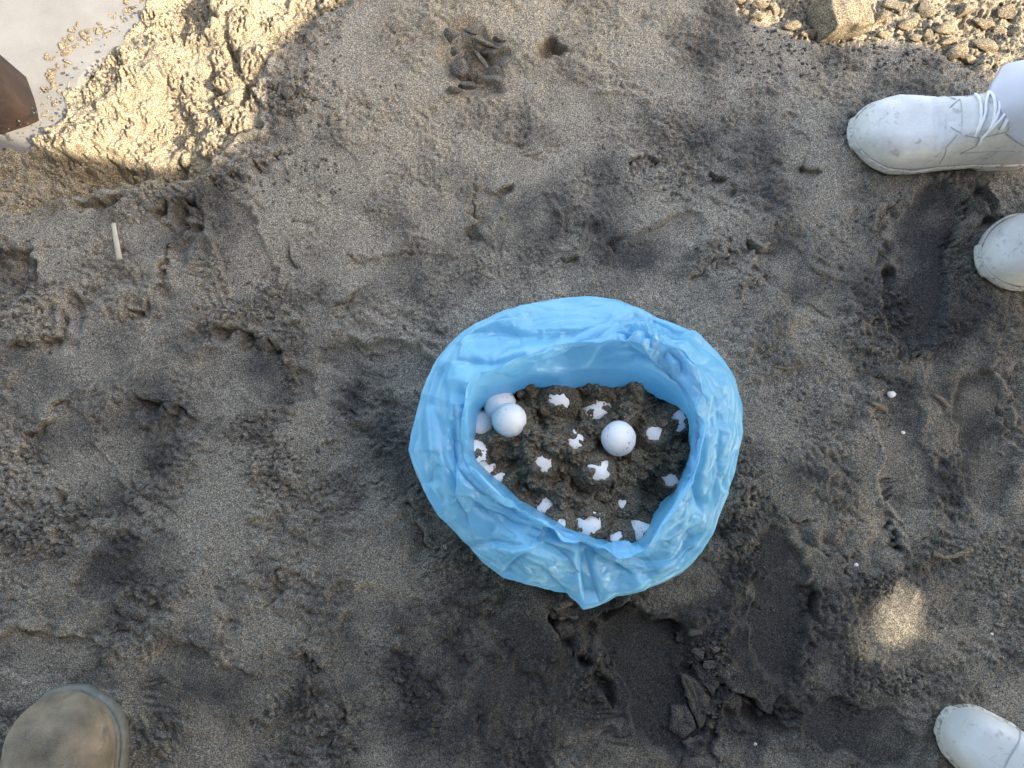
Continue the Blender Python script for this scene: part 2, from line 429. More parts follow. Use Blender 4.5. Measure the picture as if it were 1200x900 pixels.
scatter_poly(sB, 260, 5, 16, 0.85, (840, 1260, -60, 100), 1.4)
scatter_poly(sB, 900, 2, 6, 0.9, (840, 1260, -60, 100), 1.6)
H += zB*0.0014*fft_noise(sh, STEP, 0.012)

# --- hollows and treads on the trodden plateau (px, py, rx, ry, depth, rot, steepness)
for a in [(112, 236, 25, 7, -0.020, -3, 3), (6, 318, 36, 30, -0.022, 20, 2), (646, 55, 14, 10, -0.030, 0, 3),
          (215, 262, 26, 20, -0.012, -30, 2), (280, 330, 60, 45, -0.006, -20, 2), (430, 420, 45, 26, -0.006, 5, 2), (300, 430, 55, 45, -0.006, 10, 2),
          (95, 440, 60, 40, 0.006, 0, 1), (60, 560, 40, 40, -0.006, 30, 2), (55, 775, 45, 35, -0.005, 0, 2),
          (1085, 290, 42, 70, -0.009, 12, 3), (1100, 395, 38, 40, -0.006, 0, 2), (970, 330, 42, 28, 0.004, 20, 1), (930, 300, 30, 24, -0.004, 0, 2),
          (1150, 240, 20, 26, 0.009, 30, 1.5), (1175, 410, 30, 40, 0.005, 0, 1), (760, 790, 70, 62, -0.013, -15, 3), (880, 860, 40, 28, -0.010, 0, 2.5),
          (910, 700, 42, 70, -0.009, 0, 3), (1060, 520, 26, 42, -0.005, 5, 3), (1150, 500, 40, 60, -0.006, 10, 2), (1170, 640, 36, 40, 0.006, 0, 1),
          (1020, 855, 50, 36, -0.009, 0, 2.5), (1015, 740, 18, 40, 0.006, 0, 1), (600, 780, 60, 60, 0.004, 0, 1), (560, 235, 5, 45, 0.0028, 0, 1), (470, 250, 60, 40, 0.003, 0, 1),
          (680, 300, 50, 40, -0.003, 0, 2), (770, 260, 40, 40, 0.003, 0, 1), (560, 690, 40, 50, -0.006, 20, 2), (420, 640, 50, 40, 0.004, 0, 1), (200, 640, 50, 40, 0.004, 0, 1),
          (590, 127, 9, 6, -0.006, 0, 2), (545, 62, 26, 28, -0.022, 0, 2), (558, 95, 24, 18, -0.020, 0, 2), (572, 55, 24, 18, -0.020, 0, 2), (1140, 870, 60, 40, -0.008, 0, 2), (1125, 62, 30, 12, 0.006, 10, 1)]:
    blob(H, a[0], a[1], a[2], a[3], a[4]*(1.0 if a[4] < -0.0125 else 0.55), rot=a[5], p=a[6])

E = edge
E([(170, 252), (187, 238), (217, 233), (245, 240)], 0.017, 14, 0.35, 1)
E([(232, 246), (206, 272), (190, 312), (178, 344), (156, 366), (117, 358)], 0.006, 16, 0.3, -1, crumbs=30)
E([(75, 330), (73, 368), (66, 388), (42, 394), (-5, 412)], 0.010, 16, 0.3, -1, crumbs=14)
E([(-8, 290), (22, 282), (42, 302), (44, 330), (20, 348), (-8, 350)], 0.012, 14, 0.35, 1, crumbs=16)
E([(240, 378), (271, 380), (308, 392), (338, 412)], 0.010, 18, 0.6, 1, crumbs=22)
E([(392, 388), (417, 408), (450, 412), (482, 403)], 0.009, 20, 0.5, 1, crumbs=8)
E([(404, 424), (442, 441), (466, 442)], 0.004, 12, 0.3, 1)
E([(400, 299), (437, 308), (505, 301)], 0.0035, 10, 0.5, 1, crumbs=10)
E([(388, 360), (404, 346), (420, 338)], 0.005, 12, 0.4, 1)
E([(148, 455), (179, 471), (236, 498)], 0.006, 18, 0.4, 1, crumbs=10)
E([(20, 552), (33, 508), (54, 483), (84, 465)], 0.006, 16, 0.5, 1, crumbs=24)
E([(78, 606), (95, 585), (114, 546)], 0.008, 14, 0.5, -1, crumbs=24)
E([(20, 740), (50, 739), (82, 741)], 0.006, 16, 0.3, 1, crumbs=6)
E([(74, 794), (100, 788), (128, 772)], 0.008, 12, 0.4, 1)
E([(340, 752), (387, 783), (402, 850), (380, 902)], 0.005, 14, 0.6, 1, crumbs=46)
E([(300, 722), (315, 695), (332, 662)], 0.004, 12, 0.4, 1, crumbs=6)
E([(642, 705), (654, 750), (675, 783), (700, 808), (722, 840)], 0.011, 20, 0.35, -1, crumbs=10)
E([(678, 732), (700, 716), (733, 709), (775, 720), (812, 754)], 0.016, 22, 0.3, 1)
E([(812, 752), (835, 775), (846, 805), (838, 850), (845, 900)], 0.007, 22, 0.5, 1, crumbs=50)
E([(843, 807), (867, 816), (892, 831), (909, 841), (922, 800)], 0.011, 18, 0.3, 1, crumbs=8)
E([(1012, 256), (1033, 250), (1055, 222)], 0.007, 20, 0.6, 1, crumbs=36)
E([(1022, 262), (1035, 285), (1036, 310), (1046, 345)], 0.006, 20, 0.5, -1, crumbs=22)
E([(1026, 298), (1043, 307), (1068, 322)], 0.008, 10, 0.8, 1, lipw=6)
E([(1120, 232), (1134, 240), (1124, 275), (1122, 300)], 0.008, 18, 0.5, 1, crumbs=20)
E([(1150, 218), (1166, 236), (1180, 258)], 0.008, 9, 0.4, 1, crumbs=10)
E([(1140, 285), (1150, 260), (1172, 246)], 0.007, 9, 0.5, 1)
E([(922, 318), (947, 360), (975, 382)], 0.005, 14, 0.4, 1)
E([(868, 280), (887, 293), (912, 293)], 0.007, 12, 0.6, 1, crumbs=6)
E([(884, 315), (898, 324), (910, 328)], 0.007, 10, 0.6, 1, crumbs=8)
E([(800, 322), (832, 303), (862, 292)], 0.004, 10, 0.5, 1, crumbs=16)
E([(922, 634), (960, 650), (988, 652), (992, 694)], 0.005, 14, 0.3, -1, crumbs=6)
E([(945, 676), (957, 703), (954, 738)], 0.010, 22, 0.3, 1)
E([(1044, 612), (1057, 632), (1057, 655)], 0.008, 12, 0.5, 1, crumbs=10)
E([(552, 200), (556, 258), (545, 292)], 0.005, 16, 0.5, -1, crumbs=8)
E([(706, 276), (714, 300), (720, 332)], 0.005, 10, 0.2, -1)
E([(830, 206), (846, 212), (864, 220)], 0.006, 7, 0.4, 1)
E([(936, 193), (950, 198), (962, 204)], 0.007, 6, 0.4, 1)
E([(738, 186), (756, 184), (778, 191)], 0.006, 10, 0.5, 1, crumbs=10)
E([(646, 301), (662, 306), (674, 297)], 0.006, 8, 0.6, 1)
E([(575, 228), (590, 222), (600, 232)], 0.005, 7, 0.6, 1)
E([(1040, 505), (1044, 478), (1060, 466), (1080, 478), (1082, 515), (1068, 545), (1040, 546)], 0.004, 12, 0.5, 1)
E([(470, 590), (500, 615), (520, 660)], 0.005, 16, 0.4, 1)
E([(1150, 430), (1172, 470), (1186, 530)], 0.005, 14, 0.4, -1)
E([(880, 570), (905, 600), (960, 612)], 0.004, 12, 0.4, 1, crumbs=12)
E([(1085, 415), (1060, 425), (1045, 420)], 0.004, 10, 0.5, 1, crumbs=10)
E([(1000, 420), (1020, 436), (1052, 446)], 0.003, 9, 0.5, 1, crumbs=8)
E([(230, 205), (262, 212), (300, 190), (330, 176)], 0.006, 16, 0.4, 1, crumbs=40)
for k in range(70):       # many short scrapes
    x, y = random.uniform(20, 1180), random.uniform(90, 880)
    a = random.gauss(-0.35, 0.7); L = random.uniform(8, 26)
    E([(x-L*math.cos(a), y+L*math.sin(a)), (x+random.gauss(0, 2), y+random.gauss(0, 2)), (x+L*math.cos(a), y-L*math.sin(a))], random.uniform(0.001, 0.003), random.uniform(3, 9), 0.4, random.choice((-1, 1)), lipw=3)
# whole shoe prints: smooth, pressed flat, with a squeezed-up rim
def footprint(cx, cy, L, W, rot, depth, wet=0.12):
    R = L*0.8; depth *= 0.5
    s = win(cx-R, cx+R, cy-R, cy+R)
    if s is None: return
    a = math.radians(rot); dx, dy = WX[s]-cx, WY[s]-cy
    u = (dx*math.cos(a)+dy*math.sin(a))/(L/2); v = (-dx*math.sin(a)+dy*math.cos(a))/(W/2)
    waist = 1-0.28*np.exp(-((u+0.15)/0.28)**2)
    d = (np.abs(u)**2.6+np.abs(v/waist)**2.4)**(1/2.5)
    q = (d-1)*W/2
    m = smooth01((2.0-q)/4.0)
    mean = H[s][m > 0.5].mean() if (m > 0.5).any() else 0
    H[s] = H[s]*(1-m*0.8)+m*0.8*mean-depth*m*(0.75+0.25*u)
    H[s] += depth*0.55*np.exp(-((q-4)/4.0)**2)*np.clip(0.5+0.6*evar[s], 0, 1.4)
    damp[s] += wet*m
for f_ in [(285, 300, 150, 66, 70, 0.008), (300, 440, 140, 62, 20, 0.007), (440, 425, 130, 58, 8, 0.008), (90, 430, 150, 66, -25, 0.006), (95, 545, 150, 66, 60, 0.006), (165, 665, 150, 62, -15, 0.004), (60, 770, 130, 64, 5, 0.006),
           (1085, 310, 190, 74, 100, 0.010, 0.3), (1060, 530, 150, 62, 82, 0.007), (1155, 520, 170, 66, 80, 0.007, 0.25), (1010, 860, 130, 70, 15, 0.009, 0.3), (910, 705, 170, 70, 88, 0.010, 0.3), (620, 240, 150, 64, 85, 0.004, 0.05), (760, 300, 140, 60, -30, 0.005, 0.1),
           (500, 330, 130, 60, -10, 0.004, 0.1), (420, 760, 150, 64, -70, 0.004), (765, 800, 180, 84, 62, 0.011, 0.2), (250, 800, 150, 64, 30, 0.003), (940, 330, 120, 58, 40, 0.006, 0.2), (380, 190, 140, 60, 50, 0.003, 0.03), (700, 130, 140, 60, 20, 0.003, 0.1)]:
    footprint(*f_)
# shoe treads pressed into the sand
for (x, y, n, dx, dy, L, a, d) in [(703, 822, 7, 3, 8, 17, 0.05, 0.004), (1040, 562, 4, 1, 7, 9, -0.2, 0.006), (235, 285, 6, -2, 8, 10, 0.2, 0.003), (172, 795, 5, 2, 8, 10, 0.1, 0.003), (610, 160, 6, 4, 7, 12, -0.35, 0.004), (640, 148, 5, 3, 8, 10, -0.3, 0.003), (760, 190, 7, 4, 7, 9, -0.5, 0.004)]:
    for k in range(n):
        blob(H, x+dx*k+random.gauss(0, 1.5), y+dy*k+random.gauss(0, 1), L*random.uniform(0.7, 1.2), 2.4, -d*random.uniform(0.6, 1.2), math.degrees(a)+random.gauss(0, 8), 1.5)

Hb = H.copy()
# crumbled patches (px, py, rx, ry, count, size)
CR = [(330, 108, 32, 24, 120, 5), (345, 125, 26, 10, 40, 4), (200, 228, 46, 12, 60, 3.5), (150, 250, 40, 12, 50, 3), (250, 320, 16, 24, 60, 3.5), (322, 335, 22, 10, 70, 3.5), (290, 362, 50, 12, 110, 4), (340, 425, 12, 40, 70, 4),
      (290, 505, 34, 14, 60, 3.5), (318, 542, 34, 20, 120, 4), (335, 560, 24, 24, 70, 4), (20, 555, 28, 40, 90, 5), (40, 625, 46, 28, 150, 5), (90, 600, 40, 18, 80, 4), (30, 350, 40, 40, 100, 5), (35, 385, 34, 20, 60, 4),
      (770, 160, 60, 26, 170, 2.4), (790, 200, 40, 22, 110, 2.6), (820, 130, 60, 40, 120, 2), (730, 215, 50, 20, 80, 2.4), (1035, 255, 20, 12, 70, 3.2), (1054, 350, 14, 9, 34, 4.5), (1060, 372, 16, 10, 30, 4), (1024, 372, 8, 7, 20, 4),
      (880, 330, 24, 14, 70, 3.2), (840, 305, 26, 16, 60, 3.2), (1000, 395, 20, 26, 70, 3), (1040, 410, 40, 16, 80, 2.6), (1110, 395, 26, 20, 50, 3), (870, 575, 18, 50, 120, 4.5), (1015, 690, 20, 20, 60, 4), (1040, 685, 10, 10, 40, 4),
      (1045, 800, 30, 18, 80, 4), (1000, 780, 20, 60, 120, 3), (830, 765, 20, 20, 60, 5), (835, 820, 12, 50, 70, 4), (690, 790, 22, 40, 90, 3), (700, 690, 60, 18, 80, 4), (560, 660, 50, 40, 60, 3), (870, 630, 24, 50, 120, 3), (1120, 300, 14, 40, 60, 3),
      (1140, 330, 10, 30, 40, 3.5), (1170, 670, 40, 50, 120, 3), (1120, 640, 40, 20, 60, 3), (180, 680, 70, 30, 70, 2.6), (380, 560, 70, 50, 90, 2.6), (430, 200, 70, 60, 70, 2), (560, 320, 60, 30, 70, 2.6), (640, 300, 60, 40, 70, 2.4), (460, 790, 60, 60, 60, 2.6), (950, 470, 50, 60, 80, 2.4), (350, 820, 20, 60, 60, 3.4)]
for cx, cy, rx, ry, n, sz in CR:
    blob(H, cx, cy, rx*0.9, ry*0.9, -0.0015*min(sz/3.5, 1.3))
    for k in range(int(n*1.5)):
        clod(random.gauss(cx, rx*0.5), random.gauss(cy, ry*0.5), sz*random.uniform(0.4, 1.2), random.uniform(0.8, 1.2), random.uniform(0.0, 0.35))
for k in range(2600):
    px, py = random.uniform(-20, 1220), random.uniform(-20, 920)
    w = at(px, py); i = min(max(int((w.x-xs[0])/STEP), 0), nf_x-1); j = min(max(int((w.y-ys[0])/STEP), 0), nf_y-1)
    if patch[j, i]+random.gauss(0, 0.7) < 0.2: continue
    clod(px, py, random.uniform(1.2, 3.4), random.uniform(0.8, 1.3), random.uniform(0.0, 0.4))
H *= 1+0.25*(1-zA)*(1-zB)
H *= 1-0.75*np.exp(-(((PX-1060)/52)**2+((PY-730)/52)**2)**1.5)
# bed of the slab
SLAB = [(-160, -160), (175, -160), (150, 0), (118, 22), (78, 42), (58, 62), (54, 92), (48, 120), (30, 150), (-160, 170)]
dS, inS = poly_sdf(WX, WY, SLAB); fs = smooth01((np.where(inS, dS, -dS)-4)/6)
H = H*(1-fs)+fs*np.minimum(H, -0.092)
# level seat below the bag
blob(H, 672, 545, 150, 140, 0.0)
sB0 = win(470, 880, 340, 720)
dd = np.sqrt(((PX[sB0]-674)/150)**2+((PY[sB0]-545)/140)**2); f_ = smooth01((1.05-dd)/0.25)
H[sB0] = H[sB0]*(1-f_)+f_*(-0.004)

# --- damp and dry patches; below and right of the bag they also paint shade
for a in [(740, 780, 170, 130, 0.75), (1000, 780, 150, 120, 0.2), (1120, 440, 70, 160, 0.25), (560, 800, 160, 100, 0.25), (620, 760, 110, 90, 0.48), (860, 690, 90, 110, 0.54), (930, 690, 40, 60, 0.22), (1085, 290, 44, 80, 0.50), (1100, 400, 40, 40, 0.30), (1150, 500, 40, 70, 0.50), (870, 860, 60, 40, 0.53), (1020, 860, 60, 40, 0.32),
          (980, 560, 60, 40, 0.12), (790, 300, 90, 26, 0.16), (800, 140, 90, 50, 0.22), (640, 190, 60, 40, 0.20), (590, 300, 60, 34, 0.26), (700, 300, 60, 40, 0.2), (560, 70, 30, 40, 0.2), (590, 127, 10, 8, 0.5), (860, 200, 60, 30, 0.2), (900, 140, 60, 40, 0.12),
          (475, 290, 14, 22, 0.4), (400, 370, 20, 24, 0.3), (430, 420, 40, 20, 0.2), (300, 555, 22, 16, 0.25), (325, 655, 18, 24, 0.25), (280, 600, 20, 16, 0.22), (370, 880, 40, 40, 0.3), (470, 830, 70, 80, 0.30), (520, 520, 70, 90, 0.16), (60, 480, 60, 40, 0.12), (100, 560, 40, 30, 0.12),
          (240, 250, 16, 12, 0.3), (20, 320, 40, 34, 0.25), (40, 610, 50, 30, 0.16), (1000, 660, 50, 40, 0.25), (1010, 740, 26, 60, 0.25), (940, 790, 70, 60, 0.25), (200, 840, 90, 60, 0.1), (960, 250, 30, 26, 0.15), (940, 320, 24, 20, 0.3), (330, 108, 36, 26, 0.3),
          (500, 60, 170, 80, -0.40), (700, 30, 140, 50, -0.40), (480, 200, 110, 90, -0.30), (960, 370, 60, 30, -0.22), (880, 270, 50, 26, -0.2), (850, 400, 60, 40, -0.15), (980, 100, 40, 24, -0.3), (1030, 130, 30, 30, -0.2), (930, 180, 40, 20, -0.2), (1010, 600, 34, 30, -0.3), (1090, 770, 80, 60, -0.35),
          (1030, 420, 50, 24, -0.25), (1180, 700, 40, 80, -0.3), (200, 640, 80, 50, -0.18), (420, 640, 60, 40, -0.16), (100, 280, 60, 30, -0.16), (370, 250, 60, 50, -0.1), (890, 500, 50, 40, -0.12), (1070, 470, 40, 40, -0.15), (1180, 460, 14, 60, -0.3)]:
    WX, WY = PX+bw[0], PY+bw[1]; blob(damp, a[0], a[1], a[2], a[3], a[4]*0.8)
WX, WY = PX+wx, PY+wy
blob(damp, 1060, 725, 50, 48, 0.10); blob(pale, 980, 100, 34, 22, 0.35, mode='max'); blob(pale, 960, 372, 40, 20, 0.3, mode='max'); blob(pale, 1100, 780, 70, 60, 0.22, mode='max')  # first blob: darker colour stands in for a dimmer sun spot
blob(pale, 600, 20, 210, 80, 0.50, mode='max'); blob(pale, 480, 130, 110, 80, 0.30, mode='max'); blob(pale, 930, 185, 26, 12, 0.3, mode='max'); blob(pale, 1010, 602, 26, 20, 0.3, mode='max'); blob(pale, 510, 230, 60, 60, 0.14, mode='max')  # first blob: lighter top sand, partly painted-in sky light

# assemble the sheet: fine patch inside a grid that widens to the horizon
XF, YF = widen(xs), widen(ys)
ex = (len(XF)-nf_x)//2; ey = (len(YF)-nf_y)//2
FX, FY = np.meshgrid(XF, YF)
def pad(a, decay=True): return np.pad(a, ((ey, ey), (ex, ex)), mode='edge')
FZ = pad(H)
far = np.maximum(np.maximum(xs[0]-FX, FX-xs[-1]), np.maximum(ys[0]-FY, FY-ys[-1]))
FZ = FZ*np.exp(-np.maximum(far, 0)/0.8)
me = grid_mesh('ground', FX, FY, FZ)
for nm, arr in (('damp', pad(damp)), ('pale', np.clip(pad(pale), 0, 1))):
    a = me.attributes.new(nm, 'FLOAT', 'POINT'); a.data.foreach_set('value', arr.astype(np.float32).reshape(-1))
ground = link('ground', me, M['sand'], smooth=False); ground['kind'] = 'structure'
def ground_z(px, py):
    w = at(px, py); i = int(round((w.x-xs[0])/STEP)); j = int(round((w.y-ys[0])/STEP))
    i = min(max(i, 0), nf_x-1); j = min(max(j, 0), nf_y-1)
    return float(H[j, i])
def on_ground(px, py, dz=0.0):
    z = ground_z(px, py); return at(px, py, z)+Vector((0, 0, dz))

# ------------------------------------------------------------------ added sheet on posts, out of view, blocking sun and sky
SH_Z = 1.6
def shade_pt(px, py, zg=0.0):
    g = at(px, py, zg); k = (SH_Z-zg)/SUN_DIR.z
    return g+SUN_DIR*k
outline = [Vector(p+(SH_Z,)) for p in [(-5.0, 0.5), (-1.2, 0.4), (0.6, 0.25), (2.4, 0.3), (4.0, 0.25), (6.0, 0.4), (6.0, -6.5), (-5.0, -6.5)]]
# openings cut in the added sheet so sun reaches the dug sand
gap_a = [shade_pt(*p, -0.055) for p in [(-560, -160), (-330, 60), (-250, 110), (0, 160), (70, 180), (150, 192), (205, 200)]]
gap_a += [shade_pt(*p, -0.03) for p in [(240, 190), (256, 176)]]
gap_a += [shade_pt(*p, -0.012) for p in [(300, 153), (305, 110), (308, 74), (346, 36), (402, 0), (430, -60), (450, -200)]]
gap_b = [shade_pt(*p, -0.02) for p in [(760, -200), (812, -60), (846, 0), (886, 30), (928, 54), (1000, 56), (1080, 58), (1112, 82), (1137, 100), (1165, 92), (1210, 76), (1420, 40), (1500, -200)]]
# holes cut in the added sheet to cast a dim patch of sun
sun_holes = []
rt = random.Random(3)
for i in range(8):
    for j in range(8):
        x = 1014+i*13.5+rt.uniform(-0.6, 0.6)-j*2.0; y = 676+j*14.2+rt.uniform(-0.6, 0.6)
        if ((x-1052)/58)**2+((y-728)/62)**2+0.5*((x-1052)/58)*((y-728)/62) > 1.0: continue
        c_ = shade_pt(x, y); r_ = rt.uniform(0.0066, 0.0079)
        if math.hypot(x-1056, (y-722)*0.85) < 47: continue
        sun_holes.append([c_+Vector((r_*math.cos(k*math.pi/3+0.4)*rt.uniform(0.9, 1.0), r_*math.sin(k*math.pi/3+0.4)*rt.uniform(0.9, 1.0), 0)) for k in range(6)])
sun_holes.append([shade_pt(1056+38*math.cos(k*math.pi/4.5)*rt.uniform(0.75, 1), 722+44*math.sin(k*math.pi/4.5)*rt.uniform(0.75, 1)) for k in range(9)])
sun_blocker = empty('added_sun_blocker', (3.0, -4.0, 0.0))
bm = bmesh.new()
def loop(pts):
    vs_ = [bm.verts.new(p-sun_blocker.location) for p in pts]
    return [bm.edges.new((vs_[i], vs_[(i+1) % len(vs_)])) for i in range(len(vs_))]
eds = loop(outline)+loop(gap_a)+loop(gap_b)
for t_ in sun_holes: eds += loop(t_)
bmesh.ops.triangle_fill(bm, use_beauty=True, edges=eds)
mec = bpy.data.meshes.new('blocker_sheet'); bm.to_mesh(mec); bm.free()
cv = link('blocker_sheet', mec, M['blocker_sheet'], sun_blocker, smooth=False)
sol = cv.modifiers.new('thick', 'SOLIDIFY'); sol.thickness = 0.004
for (x, y) in [(3.8, 0.1), (5.8, 0.1), (5.8, -6.3), (-4.8, -6.3), (-4.8, 0.1), (0.6, -3.4), (-1.6, 0.2)]:  # added posts, only there to carry the sheet
    v, f = tube([(x-3.0, y+4.0, -0.3), (x-3.0, y+4.0, SH_Z-0.004)], 0.04, 12)
    link('post', mesh_from('post', v, f), M['wood'], sun_blocker)
tag(sun_blocker, 'added unseen sheet on posts, cut to block sun and sky over the trodden sand', 'sun_blocker')

# ------------------------------------------------------------------ concrete slab and wooden post, top left
sl = bmesh.new()
poly = [(-170, -170), (215, -170), (186, 10), (150, 52), (112, 76), (96, 92), (90, 120), (82, 150), (60, 185), (-170, 205)]
zt = -0.068
vt = [sl.verts.new(at(px, py, zt)) for px, py in poly]
f = sl.faces.new(vt)
if f.normal.z < 0: f.normal_flip()
r = bmesh.ops.extrude_face_region(sl, geom=[f]); 
for v in [g for g in r['geom'] if isinstance(g, bmesh.types.BMVert)]: v.co.z -= 0.06
bmesh.ops.recalc_face_normals(sl, faces=sl.faces)
mes = bpy.data.meshes.new('concrete_slab'); sl.to_mesh(mes); sl.free()
slab = link('concrete_slab', mes, M['concrete'], smooth=False)
bv = slab.modifiers.new('b', 'BEVEL'); bv.width = 0.006; bv.segments = 2
slab['kind'] = 'structure'

pb = at(11, 126, -0.07)
bm = bmesh.new()
nseg, hh, hw = 24, 1.5, 0.042
for i in range(nseg+1):
    z = -0.06+hh*i/nseg; ring = []
    for k in range(16):
        a = 2*math.pi*k/16+0.35+math.pi/16*0
        q = (abs(math.cos(a-0.35))**14+abs(math.sin(a-0.35))**14)**(-1/14)
        rr = hw*q*(1+0.05*pnoise(Vector((math.cos(a)*3, math.sin(a)*3, z*6))))
        bm.verts.new((rr*math.cos(a), rr*math.sin(a), z))
bm.verts.ensure_lookup_table()
for i in range(nseg):
    for k in range(16):
        bm.faces.new([bm.verts[i*16+k], bm.verts[i*16+(k+1) % 16], bm.verts[(i+1)*16+(k+1) % 16], bm.verts[(i+1)*16+k]])
bm.faces.new([bm.verts[nseg*16+k] for k in range(16)])
mep = bpy.data.meshes.new('wooden_post'); bm.to_mesh(mep); bm.free()
post = link('wooden_post', mep, M['wood']); post.location = pb
tag(post, 'dark reddish brown wooden post standing in the sand by the pale slab', 'post')

# ------------------------------------------------------------------ loose clods and broken slabs of sand (pieces of the ground)
def lump_mesh(name, seed, sub=2, ang=0.25, flat=0.7):
    bm = bmesh.new(); bmesh.ops.create_icosphere(bm, subdivisions=sub, radius=1.0)
    o = Vector((seed*3.1, seed*1.7, seed*0.9))
    rs = random.Random(seed)
    planes = [(Vector((rs.gauss(0, 1), rs.gauss(0, 1), rs.gauss(0, 0.8))).normalized(), rs.uniform(0.40, 0.75)) for _ in range(9)]
    for v in bm.verts:
        p = v.co.copy()
        for n_, d_ in planes:
            k = p.dot(n_)
            if k > d_: p -= n_*(k-d_)*0.9
        p *= 1+ang*pnoise(p*1.8+o)+ang*0.5*pnoise(p*4+o)
        p.z *= flat; v.co = p
    me = bpy.data.meshes.new(name); bm.to_mesh(me); bm.free(); return me
LUMPS = [lump_mesh('clod', s, 3, 0.22, 0.75) for s in range(1, 7)]
def place_lumps(pts, mat, name='clod', zfix=None):
    for (px, py, rx, ry, rot) in pts:
        base = LUMPS[random.randrange(len(LUMPS))]
        key = base.name+mat.name
        me = bpy.data.meshes.get(key)
        if me is None: me = base.copy(); me.name = key; me.materials.append(mat); me.polygons.foreach_set('use_smooth', [True]*len(me.polygons))
        o = bpy.data.objects.new(name, me); C.objects.link(o); o.parent = ground
        w = on_ground(px, py)
        if zfix is not None: w = at(px, py, zfix)
        o.location = w+Vector((0, 0, min(rx, ry)/826*0.25)); o.scale = (rx/826, ry/826, min(rx, ry)/826*random.uniform(0.8, 1.1))
        o.rotation_euler = (random.gauss(0, 0.3), random.gauss(0, 0.3), math.radians(-rot))
tr = [(925, 32, 10, 8, 20), (905, 12, 9, 7, 0), (890, 6, 8, 6, 10), (885, 20, 7, 5, 0), (948, 40, 12, 6, -10), (1008, 36, 9, 7, 20), (1028, 24, 12, 8, 0), (1045, 10, 12, 9, 30), (1062, 30, 14, 8, -20), (1085, 12, 15, 9, 10), (1105, 35, 14, 9, -30), (1128, 14, 16, 10, 0), (1150, 30, 13, 9, 25),
      (1120, 62, 17, 9, -35), (1137, 72, 12, 8, 10), (1152, 55, 13, 9, 30), (1170, 40, 12, 8, 0), (1180, 16, 14, 10, 0), (1165, 70, 10, 6, 50), (1145, 85, 11, 6, -20), (1108, 50, 10, 6, 0), (1088, 42, 9, 6, 10), (1190, 38, 9, 7, 0), (1035, 42, 8, 5, 0), (1072, 46, 8, 5, 0), (868, 2, 6, 4, 0), (1010, 8, 8, 6, 0),
      (960, -10, 12, 9, 0), (1060, -8, 12, 9, 0), (1110, -6, 12, 9, 0), (1020, -14, 10, 8, 0)]
tr = [(a_, b_, c_*1.3, d_*1.3, e_) for a_, b_, c_, d_, e_ in tr]
place_lumps(tr, M['pale_clod'])
place_lumps([(530, 42, 13, 11, 30), (556, 37, 17, 7, -10), (568, 51, 18, 7, 15), (586, 46, 9, 8, 0), (539, 80, 18, 13, 30), (564, 70, 15, 6, 50), (591, 75, 7, 11, 0), (533, 60, 10, 6, 0), (549, 101, 13, 8, 10), (577, 95, 14, 10, 30), (533, 106, 10, 7, 0), (578, 65, 9, 6, 0)], M['dark_clod'], zfix=0.008)
place_lumps([(320, 100, 8, 7, 0), (338, 112, 10, 8, 20), (352, 106, 7, 6, 0), (368, 116, 8, 5, 0), (318, 122, 7, 6, 0),
             (1052, 352, 6, 4, 0), (1064, 348, 5, 4, 20), (1020, 372, 6, 4, 0), (1046, 367, 4, 3, 0), (1065, 370, 5, 4, 0), (815, 740, 9, 6, 0), (818, 765, 8, 6, 30), (832, 778, 9, 7, 0), (850, 790, 8, 6, 0), (660, 708, 12, 8, -15), (838, 760, 7, 5, 0), (864, 808, 8, 5, 20), (800, 742, 5, 4, 0)], M['dark_clod'])
edge_l = [(150, -6), (140, 6), (118, 22), (98, 33), (78, 42), (66, 52), (58, 64), (56, 78), (54, 92), (50, 108), (44, 124), (34, 142)]
pl = []
for i in range(150):
    t = random.random()*(len(edge_l)-1); k = int(t); f = t-k
    r_ = 1.5+5.5*random.random()**2.2
    pl.append((edge_l[k][0]*(1-f)+edge_l[k+1][0]*f+random.gauss(9, 6), edge_l[k][1]*(1-f)+edge_l[k+1][1]*f+random.gauss(7, 6), r_, r_*random.uniform(0.6, 0.9), random.uniform(0, 180)))
place_lumps(pl, M['pale_clod'], zfix=-0.069)
def slab_piece(pts, thick, tilt=(0, 0), lift=0.0):
    cx = sum(p[0] for p in pts)/len(pts); cy = sum(p[1] for p in pts)/len(pts)
    o0 = on_ground(cx, cy, lift)
    bm = bmesh.new()
    loc = [at(px, py, o0.z)-o0 for px, py in pts]
    dense = []
    for i, p in enumerate(loc):
        q = loc[(i+1) % len(loc)]
        for k in range(5):
            t = k/5; s_ = p.lerp(q, t); s_ += Vector((pnoise(s_*180+o0*40), pnoise(s_*180+o0*40+Vector((9, 3, 1))), 0))*0.0040; dense.append(s_)
    n = len(dense); rings = []
    for (sc, z) in ((0.9, -thick), (1.0, -thick*0.2), (0.985, thick*0.25), (0.93, thick*0.5), (0.6, thick*0.55), (0.25, thick*0.5)):
        ring = []
        for p in dense:
            zz = z+thick*0.35*pnoise(Vector((p.x*sc, p.y*sc, 0))*90+o0*30)+thick*0.35*pnoise(Vector((p.x*sc, p.y*sc, 0))*260+o0*30)+tilt[0]*p.x*sc+tilt[1]*p.y*sc
            ring.append(bm.verts.new((p.x*sc, p.y*sc, zz)))
        rings.append(ring)
    for a, b in zip(rings[:-1], rings[1:]):
        for i in range(n): bm.faces.new([a[i], a[(i+1) % n], b[(i+1) % n], b[i]])
    bm.faces.new(rings[-1])
    bmesh.ops.recalc_face_normals(bm, faces=bm.faces)
    me = bpy.data.meshes.new('crust_slab'); bm.to_mesh(me); bm.free()
    o = link('crust_slab', me, M['dark_clod'], ground); o.location = o0
crop = lambda L: [(450+x/2.4, 600+y/2.4) for x, y in L]
